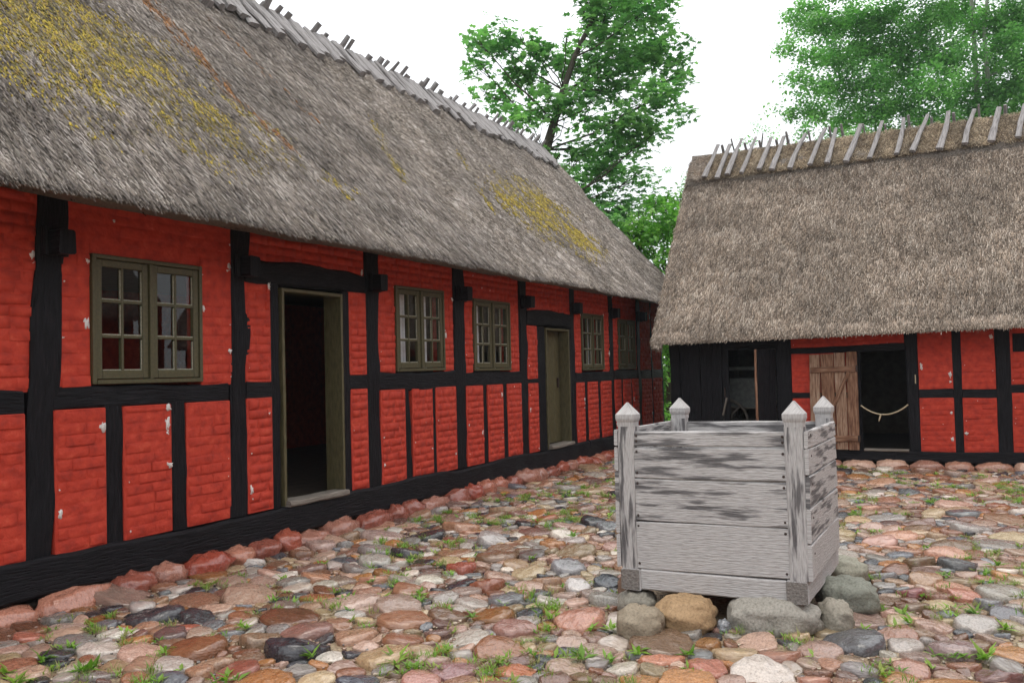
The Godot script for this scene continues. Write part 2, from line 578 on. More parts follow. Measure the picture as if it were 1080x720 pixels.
func make_brick_meshes() -> void:
	for n in 7:
		var st := sten()
		var sd := 31.7 * n
		var xs := [-0.5, -0.48, -0.2, 0.2, 0.48, 0.5]
		var ys := [-0.5, -0.43, 0.0, 0.43, 0.5]
		var pt := func(i, j):
			var x: float = xs[i]
			var y: float = ys[j]
			var edge: bool = i == 0 or i == 5 or j == 0 or j == 4
			var z := -1.0 if edge else 0.0
			if not edge and (i == 1 or i == 4): z -= 0.12
			if not edge: z += 0.26 * nz.get_noise_2d(x * 3.0 + sd, y * 2.0 + sd)
			return Vector3(x * (1.0 + 0.04 * nz.get_noise_2d(y * 5.0, sd + x)), y * (1.0 + 0.12 * nz.get_noise_2d(x * 4.0 + sd, y)), z)
		st.set_smooth_group(1)
		for j in 4:
			for i in 5:
				quad(st, pt.call(i, j), pt.call(i, j + 1), pt.call(i + 1, j + 1), pt.call(i + 1, j))
		brick_meshes.append(done(st))

func infill(root: Node3D, w: Wall, a0: float, a1: float, y0: float, y1: float, single := true, hole := Rect2(), proud := 0.0) -> void:
	# a panel of painted brickwork: mortar bed and bricks with uneven faces
	var inset := 0.012
	var st := sten()
	var rects := [[a0 - inset, a1 + inset, y0 - inset, y1 + inset]]
	var has := hole.size.x > 0.0
	if has:
		var hx0 := hole.position.x
		var hx1 := hole.end.x
		var hy0 := hole.position.y
		var hy1 := hole.end.y
		rects = [[a0 - inset, hx0, y0 - inset, y1 + inset], [hx1, a1 + inset, y0 - inset, y1 + inset], [hx0, hx1, hy1, y1 + inset]]
		if hy0 > y0: rects.append([hx0, hx1, y0 - inset, hy0])
	st.set_smooth_group(-1)
	for r in rects:
		if r[1] - r[0] < 0.001: continue
		box_into(st, Vector3((r[0] + r[1]) / 2, (r[2] + r[3]) / 2, -0.075 + proud), Vector3(r[1] - r[0], r[3] - r[2], 0.15), Basis())
	var org := w.p(0, 0)
	var part := obj("infill_panel", done(st), M.red_paint, root, Transform3D(w.b(), org))
	var key := root.name
	if not brick_rest.has(key):
		brick_rest[key] = []
		brick_left[key] = 300
	var y := y0 + 0.004
	var course := 0
	while y < y1 - 0.02:
		var ch := minf(rr(0.069, 0.082), y1 - y - 0.003)
		if y1 - (y + ch) < 0.03: ch = y1 - y - 0.003
		var runs := [[a0 + 0.004, a1 - 0.004]]
		if has and y + ch > hole.position.y + 0.01 and y < hole.end.y - 0.005:
			runs = [[a0 + 0.004, hole.position.x - 0.004], [hole.end.x + 0.004, a1 - 0.004]]
		for run in runs:
			var x: float = run[0]
			var first := true
			while x < run[1] - 0.02:
				var bl := rr(0.215, 0.245)
				if first and course % 2 == 1: bl *= 0.5
				if rng.randf() < 0.12: bl *= 0.55
				first = false
				bl = minf(bl, run[1] - x)
				if run[1] - (x + bl) < 0.035: bl = run[1] - x
				var dep := 0.003 + 0.012 * pow(rng.randf(), 1.7) if rng.randf() < 0.68 else 0.0015
				var tiltb := Basis(Vector3(0, 0, 1), rr(-0.02, 0.02)) * Basis(Vector3(1, 0, 0), rr(-0.06, 0.06))
				var xf := Transform3D(w.b() * tiltb * Basis.from_scale(Vector3(bl - rr(0.001, 0.008), ch - rr(0.002, 0.009), 0.012)), w.p(x + bl * 0.5, y + ch * 0.5, proud + dep))
				var at_edge: bool = x < run[0] + 0.01 or x + bl > run[1] - 0.01
				if rng.randf() < (0.13 if at_edge else 0.035) * flaky:
					flakes.append([root, w, x + (rr(0.01, 0.03) if x < run[0] + 0.01 else (bl - rr(0.01, 0.03) if at_edge else rr(0.02, bl - 0.02))), y + ch * rr(0.2, 0.8), proud + dep, rr(0.003, 0.008) * (rr(1.5, 4.0) if rng.randf() < (0.45 if at_edge else 0.08) else 1.0)])
				var me: Mesh = brick_meshes[rng.randi() % brick_meshes.size()]
				if single and brick_left[key] > 0:
					brick_left[key] -= 1
					obj("brick", me, M.red_paint, part, xf)
				else:
					brick_rest[key].append([me, xf])
				x += bl
		y += ch
		course += 1

var flakes := []
var flaky := 1.0

func finish_bricks(root: Node3D) -> void:
	var key := root.name
	var st := sten()
	for e in brick_rest.get(key, []):
		st.append_from(e[0], 0, gx(root).affine_inverse() * e[1])
	var o := obj("brickwork", done(st), M.red_paint, root, gx(root))
	o.set_meta("kind", "stuff")
	var s2 := sten()
	var any := false
	for f in flakes:
		if f[0] != root: continue
		any = true
		var w: Wall = f[1]
		var c := gx(root).affine_inverse() * w.p(f[2], f[3], f[4] + 0.0012)
		var B := w.b()
		var n := 13
		var sd := rr(0, 99)
		var asp := rr(0.6, 2.4) if f[5] > 0.012 else rr(0.7, 1.3)
		var ring := []
		for k in n:
			var t := TAU * k / n
			var r: float = f[5] * (1.0 + 0.75 * nz.get_noise_2d(cos(t) * 3.0 + sd, sin(t) * 3.0))
			ring.append(c + B * Vector3(cos(t) * r, sin(t) * r * asp, 0.0))
		for k in n:
			var j := (k + 1) % n
			var lift := B * Vector3(0, 0, -0.004)
			for p in [c, ring[j], ring[k]]: s2.add_vertex(p)
			quad(s2, ring[k], ring[j], ring[j] + lift, ring[k] + lift)
	if any:
		var fl := obj("paint_flakes", done(s2), M.flake, root, gx(root))
		fl.set_meta("kind", "stuff")
		fl.set_meta("label", "white lime showing where the red paint flaked off")

func pane_mesh(w: float, h: float) -> ArrayMesh:
	var st := sten()
	quad(st, Vector3(-w / 2, -h / 2, 0), Vector3(-w / 2, h / 2, 0), Vector3(w / 2, h / 2, 0), Vector3(w / 2, -h / 2, 0))
	return done(st)

func window(root: Node3D, w: Wall, a0: float, a1: float, y0: float, y1: float, tilt := 0.0) -> void:
	var n := Node3D.new()
	n.name = "window"
	place(n, root, Transform3D(w.b() * Basis(Vector3(0, 0, 1), tilt), w.p((a0 + a1) / 2, y0, -0.028)))
	var W := a1 - a0
	var H := y1 - y0
	var base := gx(n)
	var bar := func(st, x, y, sx, sy, z, sz):
		box_into(st, Vector3(x, y, z), Vector3(sx, sy, sz))
	var st := sten()
	var fw := 0.03
	for s in [-1.0, 1.0]: bar.call(st, s * (W / 2 - fw / 2), H / 2, fw, H, -0.012, 0.1)
	bar.call(st, 0.0, H - fw / 2, W - 2 * fw, fw, -0.014, 0.1)
	bar.call(st, 0.0, fw / 2, W - 2 * fw, fw, -0.010, 0.11)
	bar.call(st, 0.0, H / 2, 0.03, H - 2 * fw, -0.002, 0.09)
	obj("frame", done(st), M.olive_plain, n, base)
	var cw := (W - 2 * fw - 0.03) / 2 - 0.006
	var chh := H - 2 * fw - 0.008
	var puttys := sten()
	for s in [-1.0, 1.0]:
		var cx: float = s * (0.015 + 0.003 + cw / 2)
		var cy: float = fw + 0.004 + chh / 2
		var sw := 0.05 if W > 0.95 else 0.045
		var c := sten()
		for q in [-1.0, 1.0]: bar.call(c, cx + q * (cw / 2 - sw / 2), cy, sw, chh, 0.006, 0.04)
		bar.call(c, cx, cy + chh / 2 - sw / 2, cw - 2 * sw, sw, 0.005, 0.038)
		bar.call(c, cx, cy - chh / 2 + sw * 0.6, cw - 2 * sw, sw * 1.2, 0.005, 0.038)
		obj("casement", done(c), M.olive_plain, n, base)
		var gx0 := cx - cw / 2 + sw
		var gw := cw - 2 * sw
		var gy0 := cy - chh / 2 + sw * 1.2
		var gh := chh - 2.2 * sw
		var mw := 0.02
		var v := sten()
		bar.call(v, cx, gy0 + gh / 2, mw, gh, 0.004, 0.034)
		obj("muntin", done(v), M.olive_plain, n, base)
		var pw := (gw - mw) / 2
		var ph := (gh - 2 * mw) / 3
		for r in 3:
			if r > 0:
				var hh := sten()
				for q in 2:
					bar.call(hh, gx0 + pw / 2 + q * (pw + mw), gy0 + r * (ph + mw) - mw / 2, pw, mw, 0.003, 0.032)
				obj("muntin", done(hh), M.olive_plain, n, base)
			for q in 2:
				var pc := Vector3(gx0 + pw / 2 + q * (pw + mw), gy0 + ph / 2 + r * (ph + mw), 0.0)
				var tb := Basis(Vector3(1, 0, 0), rr(-0.012, 0.012)) * Basis(Vector3(0, 1, 0), rr(-0.012, 0.012))
				obj("pane", pane_mesh(pw + 0.004, ph + 0.004), M.glass, n, base * Transform3D(tb, pc))
				box_into(puttys, pc + Vector3(0, -ph / 2 + 0.004, 0.009), Vector3(pw, 0.008, 0.014))
				if rng.randf() < 0.6:
					box_into(puttys, pc + Vector3(pw / 2 - 0.003, 0, 0.009), Vector3(0.006, ph - 0.02, 0.012))
	obj("putty", done(puttys), M.putty, n, base).set_meta("kind", "stuff")

func curtain_mesh(w: float, h: float) -> ArrayMesh:
	var st := sten()
	var n := 18
	var sd := rr(0, 90)
	for k in n:
		var q := []
		for e in [0, 1]:
			var x: float = -w / 2 + w * (k + e) / n
			var z := 0.018 * sin(x * 75.0 + sd) + 0.006 * sin(x * 170.0 + sd)
			q.append(Vector3(x, 0, z))
			q.append(Vector3(x * 0.94, h, z * 0.6))
		st.set_smooth_group(1)
		quad(st, q[0], q[1], q[3], q[2])
		var back := Vector3(0, 0, -0.002)
		st.set_smooth_group(2)
		quad(st, q[2] + back, q[3] + back, q[1] + back, q[0] + back)
	return done(st)

# ------------------------------------------------------------------ thatch
func roof_sweep(prof: PackedVector2Array, t0: float, t1: float, step: float, f: Callable, amp: float) -> ArrayMesh:
	# closed profile swept along the ridge; f(p, t) gives the point in the world
	var n := ceili(absf(t1 - t0) / step)
	var m := prof.size()
	var v := PackedVector3Array()
	var idx := PackedInt32Array()
	var cen := Vector2.ZERO
	for p in prof: cen += p / m
	for k in n + 1:
		var t := lerpf(t0, t1, float(k) / n)
		for i in m:
			var p := prof[i]
			var nn := (prof[(i + 1) % m] - prof[(i + m - 1) % m]).orthogonal().normalized()
			if nn.dot(p - cen) < 0: nn = -nn
			var b := amp * swell(t, p)
			v.append(f.call(p + nn * b, t))
	for k in n:
		for i in m:
			var a := k * m + i
			var b := k * m + (i + 1) % m
			idx.append_array([a, b, b + m, a, b + m, a + m])
	for e in [0, n]:
		var c := v.size()
		v.append(f.call(cen, t0 if e == 0 else t1))
		for i in m:
			var a: int = e * m + i
			var b: int = e * m + (i + 1) % m
			idx.append_array([c, b, a] if e == 0 else [c, a, b])
	var me := arrays_mesh(v, PackedColorArray(), idx)
	# turn the faces outwards if the sweep ran the other way
	var arr := me.surface_get_arrays(0)
	var vv: PackedVector3Array = arr[Mesh.ARRAY_VERTEX]
	var nn2: PackedVector3Array = arr[Mesh.ARRAY_NORMAL]
	var mid := Vector3.ZERO
	for p in vv: mid += p / vv.size()
	var s := 0.0
	for i in vv.size(): s += (vv[i] - mid).dot(nn2[i])
	if s < 0:
		var fl := PackedInt32Array()
		for i in range(0, idx.size(), 3): fl.append_array([idx[i], idx[i + 2], idx[i + 1]])
		me = arrays_mesh(v, PackedColorArray(), fl)
	return me

func swell(t: float, p: Vector2) -> float:
	return nz.get_noise_3d(t * 0.9, p.x * 1.1, p.y * 1.1) + 0.6 * nz.get_noise_3d(t * 3.5, p.x * 2.8, p.y * 2.8)

func straw_mesh(n: int, spread: float, lmin: float, lmax: float, wid: float) -> ArrayMesh:
	# a lock of reeds: stems run down -y, tips lift off the roof a little (+z)
	var st := sten()
	for k in n:
		var l := rr(lmin, lmax)
		var x := rr(-spread, spread) * 0.5
		var y := rr(-0.08, 0.08)
		var d := Vector3(rr(-0.17, 0.17), -1, rr(0.02, 0.16)).normalized()
		var w := wid * rr(0.6, 1.25)
		var a := Vector3(x, y, rr(-0.012, 0.008))
		var b := a + d * l
		var side := d.cross(Vector3(0, 0, 1)).normalized() * w * 0.5
		var up := side.cross(d).normalized() * w * 0.6
		if up.z < 0: up = -up
		var g := rr(0.25, 0.95) if rng.randf() < 0.6 else rr(1.0, 1.9)
		st.set_color(Color(g, g * rr(0.96, 1.0), g * rr(0.9, 1.0)))
		st.set_smooth_group(-1)
		quad(st, a - side, a + up, b + up, b - side)
		quad(st, a + up, a + side, b + side, b + up)
		for p in [b - side, b + up, b + side]: st.add_vertex(p)
	return done(st)

func lump_mesh(seedv: float) -> ArrayMesh:
	return boulder_mesh(seedv, 0.45, 7, 5, 1.0)

# ------------------------------------------------------------------ farmhouse
var HO := Vector3(-7.75, 0, -8.0)
const EAVE := Vector2(-4.72, 2.60)
const RIDGE := Vector2(-7.75, 6.0)

func house_roof_point(z: float, s: float, lift := 0.0) -> Vector3:
	var d := (RIDGE - EAVE).normalized()
	var n := Vector2(d.y, -d.x)
	if n.y < 0: n = -n
	var p := EAVE + d * s + n * lift
	return Vector3(p.x, p.y, z)

func make_house() -> void:
	var H := thing("farmhouse", "long red half-timbered farmhouse with mossy thatched roof and black timbers", "house", HO)
	var w := Wall.new(Vector3(-5.30, 0, 0), Vector3(0, 0, -1), Vector3(1, 0, 0))
	var top := 2.74
	var sill := 0.355
	# sill beams on the foundation stones
	for e in [[-1.0, 3.2], [3.2, 8.35], [8.35, 13.0], [13.0, 17.0]]:
		beam("sill_beam", H, w.p(e[0], 0.225, -0.07), w.p(e[1] - 0.004, 0.225, -0.07), 0.255, 0.23, w.out, M.tar, 0.014, 0.02)
	# posts: along-wall position at foot and head, width
	var posts := [[0.55, 0.58, 0.2], [2.1, 2.12, 0.2], [3.765, 3.885, 0.215], [5.52, 5.6, 0.215], [7.4, 7.41, 0.235], [9.13, 9.14, 0.26], [10.83, 10.84, 0.245], [12.53, 12.53, 0.175], [14.19, 14.18, 0.19], [15.58, 15.57, 0.2], [16.3, 16.29, 0.11], [16.94, 16.93, 0.13]]
	for q in posts:
		beam("post", H, w.p(q[0], sill - 0.01, -0.085), w.p(q[1], top, -0.085), q[2], 0.17, w.out, M.tar, 0.014, 0.016, 0.98)
	# through-tenons with their pegs
	for q in posts.slice(0, 10):
		var t: float = q[1] - (q[1] - q[0]) * 0.15
		var e := beam("beam_end", H, w.p(t, 2.375, -0.02), w.p(t, 2.375, 0.15), 0.12, 0.16, UPV, M.tar, 0.008, 0.012)
		for s in [-1.0, 1.0]:
			beam("peg", e, w.p(t + s * 0.07, 2.29, 0.03), w.p(t + s * 0.073, 2.47, 0.035), 0.03, 0.05, w.out, M.tar, 0.003, 0.008)
	# bays with windows: left post right edge, right post left edge, window, studs below
	var rail := func(a0, a1, y0, y1, sag := 0.0):
		beam("rail", H, w.p(a0 - 0.01, (y0[0] + y0[1]) / 2, -0.075), w.p(a1 + 0.01, (y1[0] + y1[1]) / 2, -0.075), y0[1] - y0[0], 0.15, w.out, M.tar, 0.012, 0.014, (y1[1] - y1[0]) / (y0[1] - y0[0]), sag)
	var stud := func(a, b, wd):
		beam("stud", H, w.p(a, sill - 0.01, -0.075), w.p(b, 1.3, -0.075), wd, 0.15, w.out, M.tar, 0.012, 0.014)
	var bays := [
		# near bay first: the nearest bricks become parts
		[3.885, 5.42, [4.165, 5.15, 1.445, 2.34], [1.27, 1.43], [1.29, 1.435], [[4.335, 4.32, 0.175], [4.905, 4.88, 0.175]], [3.935, 5.48]],
		[2.22, 3.66, null, [1.26, 1.43], [1.26, 1.43], [[2.75, 2.74, 0.17], [3.2, 3.2, 0.17]], [2.22, 3.78]],
		[7.52, 9.0, [7.82, 8.79, 1.485, 2.39], [1.3, 1.48], [1.285, 1.485], [[8.02, 7.97, 0.165], [8.53, 8.51, 0.1]]],
		[9.26, 10.71, [9.47, 10.44, 1.47, 2.35], [1.29, 1.47], [1.28, 1.46], [[9.72, 9.68, 0.15], [10.25, 10.22, 0.15]]],
		[12.62, 14.09, [12.88, 13.81, 1.44, 2.33], [1.24, 1.42], [1.25, 1.42], [[13.0, 12.96, 0.17], [13.56, 13.52, 0.17]]],
		[14.28, 15.48, [14.52, 15.37, 1.44, 2.30], [1.25, 1.42], [1.25, 1.42], [[14.63, 14.6, 0.13], [15.13, 15.1, 0.12]]],
		[0.68, 2.0, null, [1.26, 1.43], [1.26, 1.43], [[1.3, 1.3, 0.17]]],
	]
	for b in bays:
		rail.call(b[0], b[1], b[3], b[4])
		var rt: float = maxf(b[3][1], b[4][1])
		var rb: float = minf(b[3][0], b[4][0])
		var edges := [b[0]]
		for s in b[5]:
			stud.call(s[0], s[1], s[2])
			edges.append(s[0] - s[2] / 2 + 0.005)
			edges.append(s[0] + s[2] / 2 - 0.005)
		edges.append(b[1])
		for k in range(0, edges.size(), 2):
			infill(H, w, edges[k], edges[k + 1], sill + 0.005, rb + 0.005, true, Rect2(), 0.008)
		var ue: Array = b[6] if b.size() > 6 else [b[0], b[1]]
		if b[2] != null:
			var q = b[2]
			infill(H, w, ue[0], ue[1], rt - 0.01, top, true, Rect2(q[0], rt - 0.03, q[1] - q[0], q[3] - rt + 0.03), -0.016)
			window(H, w, q[0], q[1], maxf(q[2], rt + 0.002), q[3], rr(-0.006, 0.006))
		else:
			infill(H, w, ue[0], ue[1], rt - 0.01, top, true, Rect2(), -0.03)
	# plain end bays past the last window
	for b in [[15.68, 16.25], [16.35, 16.88]]:
		rail.call(b[0], b[1], [1.24, 1.42], [1.24, 1.42])
		infill(H, w, b[0], b[1], sill + 0.005, 1.245, true, Rect2(), 0.004)
		infill(H, w, b[0], b[1], 1.415, top, true, Rect2(), -0.006)
	# door bays
	door_bay(H, w, 5.63, 7.28, [5.91, 6.04], [6.06, 6.91], [6.91, 7.03], 2.235, [2.25, 2.46], [1.28, 1.44], [1.31, 1.48], true, top)
	door_bay(H, w, 10.95, 12.45, [11.24, 11.52], [11.53, 12.36], [12.36, 12.46], 2.055, [2.055, 2.27], [1.27, 1.36], [0, 0], false, top)
	finish_bricks(H)
	# the rooms behind: floor, ceiling, rear and end walls
	var bx := func(called, c, s, m):
		var st := sten()
		box_into(st, c, s)
		return obj(called, done(st), m, H)  # parent transform handled below
	for e in [["room_floor", Vector3(-7.72, 0.2, -8.0), Vector3(4.5, 0.16, 17.7), "plaster_dark"], ["ceiling", Vector3(-7.72, 2.66, -8.0), Vector3(4.5, 0.05, 17.7), "plaster_dark"], ["rear_wall", Vector3(-10.05, 1.4, -8.0), Vector3(0.2, 2.6, 18.0), "red_paint"], ["gable_wall", Vector3(-7.7, 1.42, -16.9), Vector3(4.5, 2.6, 0.16), "red_paint"], ["gable_wall", Vector3(-7.7, 1.42, 0.95), Vector3(4.5, 2.6, 0.16), "red_paint"], ["partition_wall", Vector3(-7.75, 1.44, -12.75), Vector3(4.3, 2.36, 0.1), "plaster_dark"]]:
		var st := sten()
		box_into(st, e[1], e[2])
		obj(e[0], done(st), M[e[3]], H)
	# gable triangles under the verge
	for z in [-16.9, 0.95]:
		var st := sten()
		st.set_smooth_group(-1)
		var A := Vector3(-10.0, 2.6, z); var B := Vector3(-5.45, 2.6, z); var C := Vector3(-7.75, 5.4, z)
		for p in [A, C, B]: st.add_vertex(p)
		var o := Vector3(0, 0, -0.06)
		for p in [A + o, B + o, C + o]: st.add_vertex(p)
		quad(st, A, A + o, C + o, C)
		quad(st, C, C + o, B + o, B)
		obj("gable", done(st), M.tar, H)
	make_foundation(H)
	make_house_thatch(H)

func door_bay(H: Node3D, w: Wall, a0: float, a1: float, jl: Array, dr: Array, jr: Array, dtop: float, lint: Array, r0: Array, r1: Array, open: bool, top: float) -> void:
	var sill := 0.355
	for j in [jl, jr]:
		beam("door_post", H, w.p((j[0] + j[1]) / 2, sill - 0.01, -0.08), w.p((j[0] + j[1]) / 2, lint[0] + 0.01, -0.08), j[1] - j[0], 0.16, w.out, M.tar, 0.008, 0.012)
	beam("lintel", H, w.p(a0 - 0.01, (lint[0] + lint[1]) / 2, -0.08), w.p(a1 + 0.01, (lint[0] + lint[1]) / 2, -0.08), lint[1] - lint[0], 0.165, w.out, M.tar, 0.014, 0.02, 1.0, -0.015)
	for q in [[a0, jl[0], r0], [jr[1], a1, r1]]:
		if q[1] - q[0] < 0.05: continue
		beam("rail", H, w.p(q[0] - 0.01, (q[2][0] + q[2][1]) / 2, -0.075), w.p(q[1] + 0.01, (q[2][0] + q[2][1]) / 2, -0.075), q[2][1] - q[2][0], 0.15, w.out, M.tar, 0.008)
		infill(H, w, q[0], q[1], sill + 0.005, q[2][0] + 0.005, true, Rect2(), 0.008)
		infill(H, w, q[0], q[1], q[2][1] - 0.005, lint[0] + 0.005, true, Rect2(), 0.004)
	infill(H, w, a0 + (0.05 if open else 0.0), a1, lint[1] - 0.012, top, true, Rect2(), -0.016)
	# painted door frame
	var f := Node3D.new()
	f.name = "door"
	place(f, H, Transform3D(w.b(), w.p((dr[0] + dr[1]) / 2, sill)))
	var fw := 0.03
	var hh := dtop - sill
	for s in [0, 1]:
		var x: float = dr[s] + (fw / 2 if s == 0 else -fw / 2)
		beam("frame", f, w.p(x, sill - 0.005, -0.06), w.p(x, dtop, -0.06), fw, 0.145, w.out, M.olive_paint, 0.002, 0.004)
	beam("frame", f, w.p(dr[0] + fw, dtop - fw / 2, -0.062), w.p(dr[1] - fw, dtop - fw / 2, -0.062), fw, 0.14, w.out, M.olive_paint, 0.002, 0.004)
	beam("threshold", f, w.p(dr[0] + 0.01, sill + 0.012, -0.03), w.p(dr[1] - 0.01, sill + 0.012, -0.03), 0.05, 0.19, w.out, M.step_wood, 0.006, 0.012)
	var x0: float = dr[0] + fw
	var x1: float = dr[1] - fw
	if open:
		# the leaf is swung inwards against the far side of the entry
		var np := 5
		for k in np:
			var d0 := -0.14 - 0.8 * k / np
			var d1 := -0.14 - 0.8 * (k + 1) / np + 0.004
			var ax := x0 + 0.03 - 0.1 * k / np
			beam("plank", f, w.p(ax, sill + 0.05, (d0 + d1) / 2), w.p(ax, dtop - 0.04, (d0 + d1) / 2), 0.16 - 0.004, 0.03, -w.a, M.dark_door, 0.003, 0.004)
		for y in [0.75, 1.85]:
			beam("batten", f, w.p(x0 + 0.06, y, -0.16), w.p(x0 - 0.04, y, -0.9), 0.09, 0.028, -w.a, M.dark_door, 0.003, 0.006)
		beam("hinge", f, w.p(x0 + 0.008, 1.95, -0.1), w.p(x0 + 0.008, 2.1, -0.1), 0.03, 0.03, w.out, M.iron, 0.001, 0.006)
	else:
		var np := 4
		var ww := (x1 - x0) / np
		for k in np:
			beam("plank", f, w.p(x0 + ww * (k + 0.5), sill + 0.045, -0.17), w.p(x0 + ww * (k + 0.5), dtop - fw - 0.004, -0.17), ww - 0.004, 0.03, w.out, M.olive_paint, 0.003, 0.005)
		beam("handle", f, w.p(x1 - 0.1, 1.2, -0.135), w.p(x1 - 0.1, 1.34, -0.135), 0.018, 0.03, w.out, M.iron, 0.001, 0.005)
	# reveal boards deep in the wall, so that the frame reads as a lining
	for s in [0, 1]:
		var x2: float = dr[s] + (0.012 if s == 0 else -0.012)
		beam("lining", f, w.p(x2, sill, -0.165), w.p(x2, dtop, -0.165), 0.02, 0.07, w.out, M.olive_paint, 0.001, 0.003)

func make_foundation(H: Node3D) -> void:
	var shapes := []
	for k in 8: shapes.append(boulder_mesh(k * 13.0 + 3.0, 0.12, 18, 11, 0.84))
	var mats := []
	for c in [[156, 84, 66], [168, 106, 86], [142, 82, 68], [178, 124, 104], [160, 112, 96], [150, 72, 56]]:
		var m: StandardMaterial3D = M.stone.duplicate()
		m.vertex_color_use_as_albedo = false
		m.albedo_color = sc(minf(c[0] * 1.12, 255), c[1] * 1.12, c[2] * 1.12)
		m.resource_name = "painted_stone"
		mats.append(m)
	var a := 2.0
	while a < 16.9:
		var l := rr(0.22, 0.46)
		if a > 3.55 and a < 3.7: l = 0.6
		if rng.randf() < 0.15: l *= 1.35
		var hgt := rr(0.17, 0.25)
		var dp := rr(0.2, 0.34)
		var B := Basis(UPV, rr(-0.25, 0.25)) * Basis(Vector3(1, 0, 0), rr(-0.1, 0.1)) * Basis.from_scale(Vector3(dp, hgt, l * 1.03))
		obj("foundation_stone", shapes[rng.randi() % 8], mats[rng.randi() % mats.size()], H, Transform3D(B, Vector3(-5.25 + rr(-0.02, 0.05), 0.03 + rr(-0.015, 0.02), -(a + l / 2))))
		a += l
	# a darker packed plinth behind the stones
	var st := sten()
	box_into(st, Vector3(-5.42, 0.0, -8.0), Vector3(0.2, 0.17, 17.9))
	obj("plinth", done(st), M.soil, H)

func in_patch(z: float, s: float) -> Array:
	# chance of moss and of rust-coloured growth at a place on the front slope (metres along, metres up)
	s -= 0.18
	var n1 := nz.get_noise_2d(z * 1.3 + 7.0, s * 0.8) * 0.5 + nz.get_noise_2d(z * 5.0, s * 2.2 + 30.0) * 0.4
	var m := 0.0
	m = maxf(m, 1.25 - Vector2((z + 4.4) / 1.35, (s - 1.75) / 0.95).length())
	m = maxf(m, 0.62 - 0.5 * Vector2((z + 4.9) / 1.7, (s - 1.5) / 1.15).length())
	m = maxf(m, 0.5 - 0.5 * Vector2((z + 12.9) / 2.4, (s - 1.5) / 1.3).length())
	m = maxf(m, 0.9 - Vector2((z + 5.5) / 1.0, (s - 1.3) / 0.75).length())
	m = maxf(m, 0.8 - Vector2((z + 3.3) / 1.0, (s - 1.4) / 1.0).length())
	m = maxf(m, 0.62 - 0.7 * Vector2((z + 12.6) / 0.9, (s - 1.4) / 0.75).length())
	m = maxf(m, 0.66 - 0.7 * Vector2((z + 13.7) / 1.2, (s - 1.25) / 0.85).length())
	m = maxf(m, 0.5 - 0.6 * Vector2((z + 13.3) / 1.3, (s - 2.3) / 0.6).length())
	m = maxf(m, 0.5 - 0.7 * absf(z + 8.95 + (s - 2.1) * 0.45) / 0.2 - maxf(0.0, absf(s - 1.9) - 0.5) * 1.5)
	m = maxf(m, 0.48 - 0.7 * absf(z + 11.1 + (s - 2.1) * 0.5) / 0.22 - maxf(0.0, absf(s - 1.9) - 0.6) * 1.5)
	m = maxf(m, 0.6 - absf(z + 6.9) / 0.7 - absf(s - 0.7) / 0.6)
	m = clampf(m * 1.05 + n1 * 0.95 * smoothstep(0.02, 0.4, m) - 0.08, 0.0, 1.0)
	var r := 0.0
	var zr := -6.14 - 0.26 * smoothstep(3.3, 1.2, s) - 0.2 * smoothstep(2.0, 1.1, s)
	if s > 1.15 and s < 3.9: r = maxf(r, 1.0 - absf(z - zr + 0.03 * nz.get_noise_1d(s * 4.0)) / lerpf(0.06, 0.17, smoothstep(1.2, 3.0, s)))
	var z2 := -7.11 - 0.36 * (3.33 - s)
	if s > 1.9 and s < 3.5: r = maxf(r, 0.55 - absf(z - z2) / 0.07)
	return [m, r]

func house_bump(z: float, s: float) -> float:
	var d := (RIDGE - EAVE).normalized()
	var nrm := Vector2(d.y, -d.x)
	if nrm.y < 0: nrm = -nrm
	var off := 0.012 * smoothstep(0.0, 0.15, s) - 0.05 * sin(PI * clampf(s, 0.0, 4.57) / 4.57)
	return off + 0.022 * swell(z, EAVE + d * s + nrm * off)

